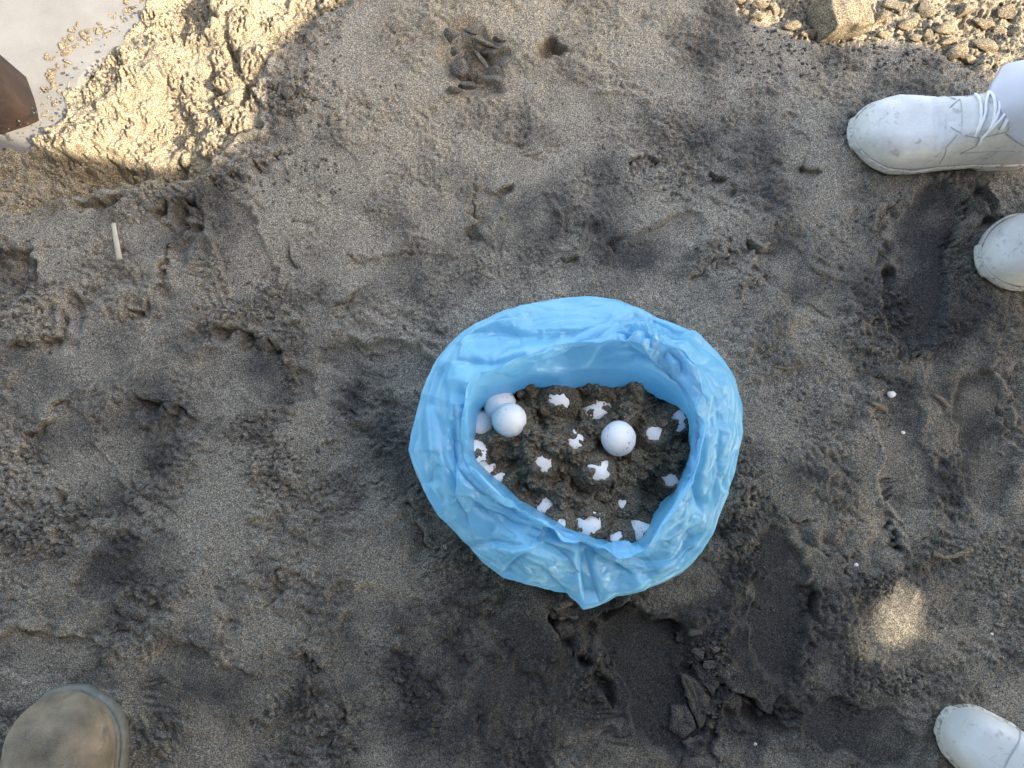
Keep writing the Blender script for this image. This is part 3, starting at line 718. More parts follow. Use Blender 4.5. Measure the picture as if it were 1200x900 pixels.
slab_piece(crop([(858, 402), (900, 430), (940, 470), (925, 515), (890, 478)]), 0.008, (0.15, 0), 0.006)
slab_piece(crop([(830, 445), (868, 462), (915, 522), (902, 600), (884, 610), (852, 530)]), 0.009, (-0.1, 0.1), 0.006)
slab_piece(crop([(806, 548), (850, 540), (880, 602), (842, 636), (800, 612)]), 0.008, (0.1, 0.05), 0.005)
slab_piece(crop([(836, 640), (892, 626), (902, 672), (852, 684)]), 0.008, (0, 0.1), 0.005)
slab_piece(crop([(842, 692), (898, 690), (922, 720), (880, 745), (838, 730)]), 0.008, (0.1, 0), 0.005)
slab_piece(crop([(820, 340), (845, 338), (850, 366), (822, 368)]), 0.006, (0, 0), 0.004)
slab_piece([(524, 84), (548, 64), (554, 72), (552, 92), (538, 96), (524, 92)], 0.010, (0.1, 0.2), 0.010)
slab_piece([(560, 62), (588, 52), (590, 60), (572, 66)], 0.007, (0.2, 0), 0.008)
slab_piece(crop([(480, 262), (560, 270), (550, 300), (485, 304)]), 0.007, (0, 0.1), 0.004)

# the big split block of dug sand, top right
def block():
    p0 = on_ground(975, 36)
    bm = bmesh.new(); bmesh.ops.create_cube(bm, size=1.0)
    bmesh.ops.subdivide_edges(bm, edges=bm.edges, cuts=14, use_grid_fill=True)
    for v in bm.verts:
        p = v.co.copy(); r_ = 0.5
        m = max(abs(p.x), abs(p.y), abs(p.z)); p = p.lerp(p.normalized()*m*1.15, 0.18)
        p = Vector((p.x*0.066, p.y*0.062, p.z*0.062))
        p.x += 0.012*p.z/0.03*0.3
        p += p.normalized()*(0.0045*pnoise(p*45)+0.003*pnoise(p*110)+0.0012*pnoise(p*300))
        if p.x > 0.006: p.z -= 0.006; p.y -= 0.003
        v.co = p
    me = bpy.data.meshes.new('sand_block'); bm.to_mesh(me); bm.free()
    o = link('sand_block', me, M['pale_clod']); o.location = p0+Vector((0.004, 0.012, 0.022)); o.rotation_euler = (0.1, 0.05, 0.25)
    tag(o, 'large split block of sunlit tan sand among the clods beyond the white shoe', 'sand block')
block()

# small loose crumbs, nobody could count them
def crumbs():
    base = bmesh.new(); bmesh.ops.create_icosphere(base, subdivisions=1, radius=1.0)
    bv_ = np.array([v.co[:] for v in base.verts]); bf = np.array([[v.index for v in f.verts] for f in base.faces]); base.free()
    V = []; F = []; off = 0
    src = []
    for cx, cy, rx, ry, n, sz in CR:
        for k in range(int(n*0.5)): src.append((random.gauss(cx, rx*0.7), random.gauss(cy, ry*0.7), sz*random.uniform(0.2, 0.7)))
    for k in range(1500): src.append((random.uniform(0, 1200), random.uniform(0, 900), random.uniform(0.6, 1.7)))
    for k in range(900): src.append((random.uniform(0, 400), random.uniform(0, 240), random.uniform(0.8, 2.6)))
    for k in range(500): src.append((random.uniform(860, 1200), random.uniform(0, 90), random.uniform(0.8, 3)))
    for (px, py, r) in src:
        if ((px-674)/175)**2+((py-532)/165)**2 < 1 or (px < 150 and py < 160-px*1.0): continue
        w = on_ground(px, py); r = max(r, 0.7)/826
        s = bv_*(1+0.3*rng.standard_normal((len(bv_), 1)))*r*np.array([1, random.uniform(0.6, 1), random.uniform(0.5, 0.9)])
        V.append(s+np.array(w)+np.array([0, 0, r*0.25])); F.append(bf+off); off += len(bv_)
    V = np.concatenate(V); F = np.concatenate(F)
    me = bpy.data.meshes.new('sand_crumbs'); me.from_pydata(V.tolist(), [], F.tolist())
    o = link('sand_crumbs', me, M['dark_clod']); o['kind'] = 'stuff'
    o['label'] = 'small loose crumbs of sand scattered over the ground'; o['category'] = 'sand crumbs'
crumbs()

# ------------------------------------------------------------------ the blue bag
BC = (677.0, 531.0)
def polar(pts):
    a = np.array([math.atan2(-(y-BC[1]), x-BC[0]) for x, y in pts]); r = np.array([math.hypot(x-BC[0], y-BC[1]) for x, y in pts])
    o = np.argsort(a); a = a[o]; r = r[o]
    return np.concatenate([a-2*np.pi, a, a+2*np.pi]), np.concatenate([r, r, r])
def rad(tab, th): return np.interp(th, *tab)
INNER = polar([(560, 480), (575, 466), (600, 460), (660, 458), (720, 453), (760, 458), (785, 470), (804, 488), (809, 525), (799, 560), (768, 606), (750, 634), (736, 637), (692, 624), (655, 608), (622, 592), (590, 568), (560, 540), (557, 505)])
CREST = polar([(546, 472), (549, 450), (585, 434), (640, 416), (700, 403), (745, 404), (780, 425), (803, 452), (815, 488), (817, 535), (806, 568), (774, 618), (753, 646), (735, 646), (690, 634), (650, 617), (615, 599), (582, 577), (552, 545), (548, 510)])
OUTER = polar([(481, 527), (486, 500), (494, 470), (508, 428), (540, 388), (598, 361), (630, 353), (660, 349), (705, 349), (742, 357), (775, 372), (808, 387), (842, 416), (862, 447), (869, 475), (866, 520), (856, 560), (840, 605), (822, 648), (800, 672), (762, 690), (722, 699), (710, 706), (684, 713), (676, 704), (666, 697), (628, 688), (590, 677), (583, 672), (548, 640), (512, 606), (496, 566)])
def bag_rings(th):
    ri, rc, ro = rad(INNER, th), rad(CREST, th), rad(OUTER, th)
    k = np.ones(9)/9.0
    ri = np.convolve(np.concatenate([ri[-4:], ri, ri[:4]]), k, 'valid')
    rc = np.convolve(np.concatenate([rc[-4:], rc, rc[:4]]), k, 'valid')
    u = np.sin(th); top = smooth01((u-0.1)/0.7); left = smooth01((-np.cos(th)-0.1)/0.8)
    rz = np.random.default_rng(21)
    zc = 0.194+0.018*top+np.interp((th+np.pi)/(2*np.pi)*17, np.arange(18), (lambda q: np.append(q, q[0]))(rz.normal(0, 0.0055, 17)))
    w = ro-rc
    dip = 0.007*np.sin(2*th+0.6)+np.interp((th+np.pi)/(2*np.pi)*13, np.arange(14), (lambda q: np.append(q, q[0]))(rz.normal(0, 0.006, 13)))
    o_ = np.zeros_like(th)
    rings = [(ri*0.90, 0.070+o_), (ri*0.97, 0.105+o_), (ri, 0.130+o_), (ri+(rc-ri)*0.6, zc-0.034), (rc-1.5, zc-0.007), (rc, zc), (rc+2.2, zc+0.0005),
             (rc+w*0.22, zc-0.006+0.4*dip), (rc+w*0.46, zc-0.014+dip), (rc+w*0.70, zc-0.023+0.7*dip), (rc+w*0.90, zc-0.034), (ro-1.6, zc-0.040), (ro, zc-0.044), (ro-2.0, zc-0.051),
             (ro*0.965, 0.115+o_), (ro*0.94, 0.080+o_), (ro*0.91, 0.042+o_), (ro*0.88, 0.014+o_), (ro*0.80, 0.001+o_), (ro*0.60, -0.001+o_)]
    return rings
def bag_surface(nth, nps):
    th = np.linspace(-np.pi, np.pi, nth, endpoint=False)
    R = bag_rings(th); K = len(R)
    r = np.stack([a for a, b in R]); z = np.stack([b*np.ones_like(th) for a, b in R])
    # Catmull-Rom along the profile
    # rows evenly spaced along the film
    sf = np.linspace(0, K-1, (K-1)*12+1); px0 = BC[0]+r*np.cos(th); py0 = BC[1]-r*np.sin(th)
    x0, y0 = at_np(px0, py0, np.maximum(z, 0)); seg = np.sqrt((np.diff(x0, axis=0)**2+np.diff(y0, axis=0)**2+np.diff(z, axis=0)**2)).mean(1)
    al = np.concatenate([[0], np.cumsum(seg)]); sa = np.interp(sf, np.arange(K), al)
    s = np.interp(np.linspace(0, al[-1], nps), sa, sf); s = np.clip(s, 0, K-1-1e-6); i = s.astype(int); t = (s-i)[:, None]
    def cr(a):
        g = lambda j: a[np.clip(j, 0, K-1)]
        p0, p1, p2, p3 = g(i-1), g(i), g(i+1), g(i+2)
        return 0.5*((2*p1)+(-p0+p2)*t+(2*p0-5*p1+4*p2-p3)*t*t+(-p0+3*p1-3*p2+p3)*t**3)
    rr, zz = cr(r), cr(z)
    px = BC[0]+rr*np.cos(th)[None]; py = BC[1]-rr*np.sin(th)[None]
    x, y = at_np(px, py, np.maximum(zz, 0.0))
    return np.stack([x, y, zz], -1), th, s
def normals(P):
    du = np.roll(P, -1, 1)-np.roll(P, 1, 1); dv = np.gradient(P, axis=0)
    n = np.cross(du, dv); return n/(np.linalg.norm(n, axis=-1, keepdims=True)+1e-12)
def facets(U, V, n, rs):
    """random heights on a triangular lattice, flat between: crumpled film"""
    i = np.floor(U).astype(int); j = np.floor(V).astype(int); fu = U-i; fv = V-j
    j -= j.min(); g = rs.standard_normal((j.max()+2, n))
    a, b_, c, d = g[j, i % n], g[j, (i+1) % n], g[j+1, i % n], g[j+1, (i+1) % n]
    return np.where(fu+fv < 1, a+(b_-a)*fu+(c-a)*fv, d+(c-d)*(1-fu)+(b_-d)*(1-fv))
CREASES = [  # traced folds: points in the zoomed view, height (m), gentle width, steep width (px), side
    ([(185, 258), (178, 330), (165, 480), (150, 570), (215, 690)], 0.0060, 16, 2.5, 1),
    ([(118, 195), (100, 330), (120, 460), (160, 560)], 0.0035, 14, 3, -1),
    ([(165, 480), (240, 560), (330, 620), (440, 665), (560, 705), (660, 715)], 0.0055, 14, 2.5, 1),
    ([(150, 560), (230, 610), (370, 650), (500, 700), (590, 760), (650, 795)], 0.0055, 12, 2.5, 1),
    ([(215, 690), (320, 700), (440, 690), (500, 700)], 0.0045, 12, 2.5, -1),
    ([(285, 775), (330, 725), (420, 705), (495, 730)], 0.0045, 12, 2.5, 1),
    ([(300, 640), (420, 700), (470, 740), (500, 800)], 0.0030, 9, 2, 1),
    ([(495, 690), (497, 760), (502, 860)], 0.0060, 12, 2.5, -1),
    ([(520, 720), (535, 790), (548, 855)], 0.0040, 10, 2, 1),
    ([(560, 705), (640, 730), (740, 695), (825, 635)], 0.0055, 14, 2.5, 1),
    ([(590, 760), (680, 765), (760, 730), (830, 650)], 0.0040, 12, 2.5, -1),
    ([(650, 795), (740, 760), (810, 690)], 0.0035, 10, 3, 1),
    ([(800, 345), (808, 430), (805, 540), (825, 625)], 0.0060, 12, 2.5, -1),
    ([(822, 380), (832, 470), (818, 560), (822, 620)], 0.0040, 10, 2, 1),
    ([(860, 300), (875, 400), (868, 500), (850, 590)], 0.0030, 14, 4, 1),
    ([(770, 170), (830, 230), (870, 330), (880, 400)], 0.0040, 14, 3, -1),
    ([(150, 205), (300, 192), (470, 160), (590, 118)], 0.0050, 16, 3, 1),
    ([(190, 250), (330, 255), (480, 195), (600, 160), (700, 180), (770, 250), (805, 340)], 0.0070, 18, 2.5, 1),
    ([(330, 108), (450, 90), (590, 98)], 0.0030, 14, 3, -1),
    ([(170, 140), (280, 120), (420, 130), (560, 108)], 0.0030, 14, 3, 1),
    ([(215, 300), (400, 262), (560, 215), (640, 205)], 0.0040, 14, 2.5, 1),
    ([(300, 268), (430, 240), (540, 240), (620, 255)], 0.0035, 10, 2, -1),
    ([(440, 270), (520, 225), (580, 190)], 0.0035, 9, 2, 1),
    ([(600, 215), (680, 215), (740, 260), (800, 350)], 0.0040, 10, 2, -1),
    ([(590, 105), (640, 80), (720, 95), (790, 130)], 0.0050, 10, 2, 1),
    ([(595, 125), (650, 110), (720, 150), (770, 200), (790, 280)], 0.0060, 8, 2, 1),
    ([(600, 140), (660, 135), (715, 180), (760, 240)], 0.0060, 7, 2, 1),
    ([(610, 95), (660, 120), (700, 130), (760, 175)], 0.0045, 6, 1.6, -1),
    ([(720, 150), (735, 200), (775, 262)], 0.0050, 6, 1.6, 1)]
def build_bag():
    T, th, s = bag_surface(820, 300)
    S, TH = np.meshgrid(s, th, indexing='ij')
    rs = np.random.default_rng(5)
    vis = smooth01((S-2.4)/1.2)*smooth01((16.5-S)/2)
    Nn = normals(T)
    for _ in range(10):
        Nn[1:-1] = 0.5*Nn[1:-1]+0.25*(Nn[2:]+Nn[:-2]); Nn = 0.5*Nn+0.25*(np.roll(Nn, 1, 1)+np.roll(Nn, -1, 1))
    Nn /= np.linalg.norm(Nn, axis=-1, keepdims=True)
    jit = lambda a: a*np.sin(3*TH+S*0.7+rs.uniform(0, 6))+a*0.6*np.sin(7*TH-S*0.9+rs.uniform(0, 6))
    t01 = (TH+np.pi)/(2*np.pi)
    d = 0.0034*facets(t01*15+0.40*S+jit(0.4), S/3.4+jit(0.35)+20, 15, rs)
    d += 0.0010*facets(t01*38-0.55*S+jit(0.5), S/2.2+jit(0.5)+20, 38, rs)
    d += 0.0003*facets(t01*95+0.9*S+jit(0.6), S/1.1+jit(0.6)+20, 95, rs)
    k_ = np.array([1, 2, 3, 2, 1])/9
    for ax in (0, 1):
        d = np.apply_along_axis(lambda v: np.convolve(np.concatenate([v[-2:], v, v[:2]]) if ax else np.pad(v, 2, mode='edge'), k_, 'valid'), ax, d)
    # wrinkles: thin ridges running obliquely round the mouth
    for (lam, ang, stre, amp, pw) in ((10, 0.12, 8, 0.0014, 2.2), (8, -0.22, 9, 0.0010, 2.2), (5, 0.35, 9, 0.0003, 2.0), (7, 1.1, 5, 0.0004, 2.2)):
        nz = fft_noise(S.shape, 1.0, lam, 0.8, aniso=(ang, stre)); mk = smooth01(0.45+0.9*fft_noise(S.shape, 1.0, 45))
        d += amp*mk*np.maximum(0, 1-np.abs(nz)*1.1)**pw
    P = T+Nn*(d*vis)[..., None]
    px, py = to_px(P[..., 0], P[..., 1], P[..., 2])
    px0_, py0_ = to_px(T[..., 0], T[..., 1], T[..., 2]); px = px0_+1.5*fft_noise(S.shape, 1.0, 50); py = py0_+1.5*fft_noise(S.shape, 1.0, 50)
    lines = [([(460+x/2.251, 330+y/2.251) for x, y in L], h*1.9, a*1.1, b*0.75, sd) for L, h, a, b, sd in CREASES]
    for k in range(60):    # short fine creases, mostly running round the mouth
        a0 = rs.uniform(-np.pi, np.pi); f = rs.uniform(0.05, 0.98); r0 = float(rad(CREST, a0))*(1-f)+float(rad(OUTER, a0))*f
        x0, y0 = BC[0]+r0*math.cos(a0), BC[1]-r0*math.sin(a0)
        dirn = -a0+math.pi/2+rs.normal(0, 0.55); Lh = rs.uniform(8, 34); bend_ = rs.normal(0, 4)
        c, sn = math.cos(dirn), math.sin(dirn)
        lines.append(([(x0-c*Lh, y0-sn*Lh), (x0-sn*bend_, y0+c*bend_), (x0+c*Lh, y0+sn*Lh)], rs.uniform(0.0006, 0.0016), rs.uniform(4, 9), rs.uniform(2.2, 3.5), rs.choice([-1, 1])))
    for k in range(48):     # long sharp creases pulled round the mouth
        a0 = rs.uniform(-np.pi, np.pi); f = rs.uniform(-0.15, 0.95); n_ = 6; span = rs.uniform(0.12, 0.5); df = rs.normal(0, 0.28); pts = []
        for i in range(n_):
            t = i/(n_-1)-0.5; an = a0+span*t; ff = f+df*t+rs.normal(0, 0.012)
            r0 = float(rad(CREST, an))*(1-ff)+float(rad(OUTER, an))*ff
            pts.append((BC[0]+r0*math.cos(an), BC[1]-r0*math.sin(an)))
        lines.append((pts, rs.uniform(0.0012, 0.0036), rs.uniform(5, 14), rs.uniform(1.1, 1.6), rs.choice([-1, 1])))
    face = smooth01((S-2.6)/0.8)*smooth01((13.0-S)/0.8)
    d = np.zeros(S.shape)
    for pts, h, wa, wb, sd in lines:
        xs_ = [p[0] for p in pts]; ys_ = [p[1] for p in pts]; R = wa*3
        m = (px > min(xs_)-R) & (px < max(xs_)+R) & (py > min(ys_)-R) & (py < max(ys_)+R) & (face > 0)
        if not m.any(): continue
        X, Y = px[m], py[m]; best = np.full(X.shape, 1e9); q = np.zeros(X.shape); tt = np.zeros(X.shape); n = len(pts)-1
        for i in range(n):
            x0, y0 = pts[i]; x1, y1 = pts[i+1]; ex_, ey_ = x1-x0, y1-y0; L2 = ex_*ex_+ey_*ey_+1e-9
            t = np.clip(((X-x0)*ex_+(Y-y0)*ey_)/L2, 0, 1); dist = np.hypot(X-x0-t*ex_, Y-y0-t*ey_); cr = (ex_*(Y-y0)-ey_*(X-x0))*sd
            w = dist < best; best = np.where(w, dist, best); q = np.where(w, np.where(cr > 0, dist, -dist), q); tt = np.where(w, (i+t)/n, tt)
        prof = np.where(q > 0, np.maximum(0, 1-q/(wa*2.2))**1.5, np.exp(q/wb))
        d[m] += h*prof*smooth01(tt/0.15)*smooth01((1-tt)/0.15)
    gp = np.exp(-(((px-754)/26)**2+((py-390)/17)**2)**1.3)
    d += gp*(-0.013+0.0055*np.sin((px*0.55+py*0.95)*0.62))
    # creases lift the film along the smooth shape's normal, so that they never tear it
    P = P+Nn*(d*face)[..., None]
    P[..., 2] = np.maximum(P[..., 2], -0.003)
    return P, S, TH
BP, BS, BTH = build_bag()
bag = empty('plastic_bag', at(BC[0], BC[1], 0.0))
off = np.array(bag.location)
cut = int(np.searchsorted(BS[:, 0], 5.3))
Q = BP-off
# the bag wall inside and the cuff turned down outside, one film in two parts
me1 = grid_mesh('inner_wall', Q[:cut+1, :, 0], Q[:cut+1, :, 1], Q[:cut+1, :, 2], wrap=True)
me2 = grid_mesh('turned_cuff', Q[cut:, :, 0], Q[cut:, :, 1], Q[cut:, :, 2], wrap=True)
seg_ = np.linalg.norm(np.diff(BP, axis=0), axis=-1).mean(1); arc_ = np.concatenate([[0], np.cumsum(seg_)])[:, None]*np.ones_like(BTH)
fco = np.stack([np.abs(BTH)*0.17, arc_, 0.3*np.sin(BTH)], -1)
for m_, sl_ in ((me1, slice(0, cut+1)), (me2, slice(cut, None))):
    at_ = m_.attributes.new('film_co', 'FLOAT_VECTOR', 'POINT'); at_.data.foreach_set('vector', fco[sl_].astype(np.float32).reshape(-1))
link('inner_wall', me1, M['bag'], bag); link('turned_cuff', me2, M['bag'], bag)
tag(bag, 'blue thin plastic bag with its mouth folded open around sand and eggs', 'bag')
# hem edge visible as narrow doubled strips on the right and left of the mouth
def hem(th0, th1, s0, s1, w):
    n = 60; V = []; F = []
    for i in range(n+1):
        t = i/n; th = th0+(th1-th0)*t; ss = s0+(s1-s0)*t
        jj = int(((th+np.pi) % (2*np.pi))/(2*np.pi)*BP.shape[1]) % BP.shape[1]
        for e in (0, 1):
            ii = int(np.searchsorted(BS[:, 0], ss+e*w)); ii = min(max(ii, 1), BP.shape[0]-2)
            nn = np.cross(BP[ii, (jj+1) % BP.shape[1]]-BP[ii, jj-1], BP[ii+1, jj]-BP[ii-1, jj]); nn /= np.linalg.norm(nn)+1e-9
            if nn[2] < 0: nn = -nn
            V.append(Vector(BP[ii, jj]-off+nn*0.0012))
    for i in range(n): F.append((2*i, 2*i+1, 2*i+3, 2*i+2))
    o = link('hem', mesh_from('hem', V, F), M['bag'], bag)
    so = o.modifiers.new('s', 'SOLIDIFY'); so.thickness = 0.0008
hem(-0.42, 0.40, 6.3, 5.7, 0.9)
hem(2.75, 3.6, 6.6, 6.2, 0.8)

# ------------------------------------------------------------------ sand heap in the bag and the eggs
hs = 0.7
hpx = np.arange(532, 828, hs); hpy = np.arange(436, 662, hs)
HPX, HPY = np.meshgrid(hpx, hpy)
hth = np.arctan2(-(HPY-BC[1]), HPX-BC[0]); hr = np.hypot(HPX-BC[0], HPY-BC[1])
rin = rad(INNER, hth)
HX, HY = at_np(HPX, HPY, 0.135)
shp = HPX.shape
def g2(cx, cy, rx, ry, p=1.0): return np.exp(-(((HPX-cx)/rx)**2+((HPY-cy)/ry)**2)**p)
HZ = 0.118+0.024*g2(650, 530, 80, 60)+0.012*g2(760, 490, 50, 36)+0.010*g2(620, 505, 50, 30)+0.014*g2(695, 590, 44, 26, 1.5)-0.026*g2(762, 590, 34, 34, 1.5)-0.010*g2(590, 570, 30, 16)-0.012*g2(563, 505, 16, 36, 1.5)-0.012*g2(585, 470, 24, 12)
HZ += 0.0088*fft_noise(shp, hs, 30)+0.0048*fft_noise(shp, hs, 15)+0.0021*fft_noise(shp, hs, 7)+0.0014*fft_noise(shp, hs, 3.6)
hw = fft_noise(shp, hs, 9)*1.2
def hclod(px, py, r, flat, sink):
    i = int((px-hpx[0])/hs); j = int((py-hpy[0])/hs); n = int(r*1.3/hs)+2
    if i-n < 0 or j-n < 0 or i+n >= shp[1] or j+n >= shp[0]: return
    s = (slice(j-n, j+n+1), slice(i-n, i+n+1))
    d = (((HPX[s]-px+hw[s]*0.7)/r)**2+((HPY[s]-py+hw[s].T*0.7 if False else HPY[s]-py-hw[s]*0.5)/(r*random.uniform(0.7, 1)))**2)
    cap = np.sqrt(np.maximum(0, 1-d)); base = HZ[j, i]
    HZ[s] = np.where(d < 1, np.maximum(HZ[s], base+r/960*flat*(cap-sink)), HZ[s])
for k in range(420): hclod(random.uniform(545, 815), random.uniform(450, 645), 3+6*random.random()**2, 0.8, 0.45)
for k in range(3600): hclod(random.uniform(545, 815), random.uniform(450, 645), 1.2+2.0*random.random()**2, 0.95, 0.4)
def heap_z(px, py):
    i = int((px-hpx[0])/hs); j = int((py-hpy[0])/hs); return float(np.median(HZ[max(j-5, 0):j+6, max(i-5, 0):i+6]))
# px, py, how far its top stands above the sand (m), label
EGGS = [(726, 513, 0.030, 'whole clean white egg lying uncovered on top of the sand heap'),
        (597, 491, 0.024, 'large white egg near the left bag wall, lower right side sanded'),
        (586, 474, 0.018, 'sand-speckled egg tucked behind the large white egg at the left'),
        (565, 500, 0.020, 'white egg touching the left bag wall beside the large egg'),
        (556, 530, 0.012, 'sliver of egg against the left bag wall below the others'),
        (567, 549, 0.008, 'speckled egg half hidden at the lower left of the heap'),
        (583, 563, 0.006, 'small white egg patch at the lower left bag fold'),
        (655, 469, 0.006, 'narrow egg patch at the top edge of the sand heap'),
        (700, 482, 0.0085, 'broad ragged egg patch up left of the whole egg'),
        (673, 519, 0.0048, 'small egg patch in the middle of the heap'),
        (635, 540, 0.0052, 'egg patch with notched top left of the heap centre'),
        (768, 508, 0.0075, 'egg patch just right of the whole white egg'),
        (795, 492, 0.010, 'egg sliver against the right wall near the top'),
        (700, 551, 0.0050, 'ragged branching egg patch below the whole egg'),
        (641, 594, 0.0075, 'egg poking out at the lower left rim of the heap'),
        (692, 613, 0.012, 'egg with shadowed underside at the bottom of the heap'),
        (731, 592, 0.008, 'dark sanded egg showing a thin pale rim at lower right'),
        (749, 624, 0.016, 'egg with brown sand smears in the bottom corner of the bag'),
        (724, 630, 0.008, 'egg chip-like tip beside the blue film at the bottom'),
        (792, 561, 0.010, 'shadowed egg half under the right bag wall'),
        (659, 614, 0.006, 'tiny egg tip at the lower rim left of the bottom egg')]
ER = 0.0213
def egg_mesh(seed):
    bm = bmesh.new(); bmesh.ops.create_uvsphere(bm, u_segments=48, v_segments=32, radius=ER)
    for v in bm.verts:
        p = v.co
        k = 1+0.035*pnoise(p*45+Vector((seed, 0, 0)))+0.010*pnoise(p*130+Vector((0, seed, 0)))
        dn = Vector((math.sin(seed*5), math.cos(seed*3), 0.9)).normalized(); hh = p.normalized().dot(dn)
        k -= 0.10*max(0, hh-0.86) / 0.14*0.35
        v.co = p*k
    me = bpy.data.meshes.new('egg'); bm.to_mesh(me); bm.free(); return me
cling = 0.62*fft_noise(shp, hs, 12)+0.22*fft_noise(shp, hs, 6); fine_ = fft_noise(shp, hs, 3)
PATCH = {'narrow egg patch': 10, 'broad ragged': 15, 'small egg patch in': 10, 'egg patch with notched': 12, 'egg patch just right': 11, 'egg sliver against': 9, 'ragged branching': 12, 'egg poking out': 13, 'egg with shadowed': 14, 'dark sanded egg': 6, 'egg with brown': 15, 'egg chip-like': 8, 'shadowed egg half': 11, 'speckled egg half': 11, 'small white egg patch': 9, 'tiny egg tip': 5, 'sliver of egg': 13}
spots = []
for n, (px, py, up, lab) in enumerate(EGGS):
    zt = heap_z(px, py)+up+(0.0020 if up < 0.014 else 0)
    spots.append((px, py, zt, up))
for n, (px, py, zt, up) in enumerate(spots):
    zc = zt-ER
    o = link('egg', egg_mesh(n*1.7), M['egg'])
    o.location = at(px, py, zc+ER*0.5); o.location.z = zc
    o.rotation_euler = (random.random()*6, random.random()*6, random.random()*6)
    o.scale = (1, random.uniform(0.97, 1.02), random.uniform(0.98, 1.02))
    tag(o, EGGS[n][3], 'egg', 'eggs in the blue bag')
    # sand clings to each egg and leaves only a ragged patch of shell bare
    rp = next((r for k, r in PATCH.items() if EGGS[n][3].startswith(k)), None)
    if rp:
        ox, oy = to_px(o.location.x, o.location.y, zc+ER*0.6)
        dist = np.sqrt((HX-o.location.x)**2+(HY-o.location.y)**2)
        zs = zc+np.sqrt(ER*ER-np.minimum(dist, ER*0.9)**2)-np.maximum(dist-ER*0.9, 0)*2.0
        pr = np.hypot(HPX-px, (HPY-py)*random.uniform(0.8, 1.25))/(rp*0.92)
        cover = np.clip(cling+pr**2*1.3-1.25, -2, 1.2)
        hz0 = np.where(pr < 0.7, np.minimum(HZ, zs-0.004), HZ)
        HZ[:] = np.where(dist < ER*1.4, np.maximum(hz0, zs+0.0032*cover+0.0008*fine_*(cover > 0)), HZ)
keep = hr < rin*1.06
meh = grid_mesh('sand_heap', HX, HY, HZ, keep)
heap = link('sand_heap', meh, M['damp_sand'], smooth=False)
tag(heap, 'dark crumbly damp sand packed around the eggs inside the blue bag', 'sand heap')

# ------------------------------------------------------------------ shoes
def shoe_parts(L, tabs, lift=0.0, curve=0.0, n=64, m=28, e1=0.75, e2=0.85):
    """upper as a loft from heel (x=0) to toe (x=L); returns surface function and mesh data"""
    def half(t): return float(lerp_tab(tabs['w'], t))
    def hgt(t): return float(lerp_tab(tabs['h'], t))
    zs = tabs['sole']
    def P(t, phi):
        # rounded ends
        w = half(t); h = hgt(t); c = curve*math.sin(math.pi*t)
        ca, sa = math.cos(phi), math.sin(phi)
        y = w*math.copysign(abs(ca)**e1, ca); z = h*max(sa, 0)**e2
        return Vector((L*t, y+c, zs+z))
    return P
def smooth_tab(tab, n=200, k=9):
    t = np.linspace(0, 1, n); v = np.interp(t, [a for a, b in tab], [b for a, b in tab])
    vp = np.pad(v, k, mode='edge'); v2 = np.convolve(vp, np.hanning(2*k+1)/np.hanning(2*k+1).sum(), 'valid')
    v2[0], v2[-1] = v[0], v[-1]
    return list(zip(t, v2))
def loft(P, n, m, t0=0.0, t1=1.0, ease=True):
    V = []; F = []
    for i in range(n+1):
        q = i/n
        t = t0+(t1-t0)*(0.5-0.5*math.cos(math.pi*q) if ease else q)
        for k in range(m+1): V.append(P(t, math.pi*k/m))
    for i in range(n):
        for k in range(m):
            a = i*(m+1)+k; F.append((a, a+1, a+m+2, a+m+1))
    return V, F
def end_round(tab_w, r0, r1):
    """multiply a half-width table so the outline closes in round heel and toe"""
    out = []
    for i in range(121):
        t = i/120; w = float(np.interp(t, [a for a, b in tab_w], [b for a, b in tab_w]))
        k = 1.0
        if t < r0: k = math.sqrt(max(0, 1-((r0-t)/r0)**2))
        if t > 1-r1: k = math.sqrt(max(0, 1-((t-(1-r1))/r1)**2.3))
        out.append((t, w*k))
    return out
def sole_mesh(L, wt, grow, z0, z1, curve, heel=None, wav=0.0, n=90):
    """slab following the outline wt, bulging rim; heel=(t, height) adds a raised heel with an arch before it"""
    top = []; 
    ts = [0.5-0.5*math.cos(math.pi*i/n) for i in range(n+1)]
    left = [(t, 1) for t in ts]; right = [(t, -1) for t in ts[::-1][1:-1]]
    loop_ = left+right; V = []; F = []; R = []
    cx = L*0.5
    levels = [(0.0, z0), (0.6, z0), (0.97, z0+0.001), (1.0, z0+(z1-z0)*0.35), (1.0, z0+(z1-z0)*0.65), (0.985, z1-0.0008), (0.95, z1), (0.5, z1)]
    for (sc, z) in levels:
        ring = []
        for (t, s) in loop_:
            w = float(np.interp(t, [a for a, b in wt], [b for a, b in wt]))+grow*(1 if 0 < t < 1 else 0)
            x = L*t+(grow if t > 0.98 else -grow if t < 0.02 else 0)*1.0
            zz = z
            if heel and z <= z0+(z1-z0)*0.36:
                th, hh = heel
                if t > th: zz = z+hh*float(smooth01((t-th)/0.05))*(1-0.55*float(smooth01((t-0.55)/0.25)))
            g = wav*math.sin(t*190)*(1 if sc >= 0.97 else 0)
            ring.append(len(V)); V.append(Vector(((x-cx)*sc+cx, (w+g)*s*sc+curve*math.sin(math.pi*t), zz)))
        R.append(ring)
    for a, b in zip(R[:-1], R[1:]):
        m = len(a)
        for i in range(m): F.append((a[i], a[(i+1) % m], b[(i+1) % m], b[i]))
    F.append(tuple(R[-1])); F.append(tuple(R[0][::-1]))
    return V, F
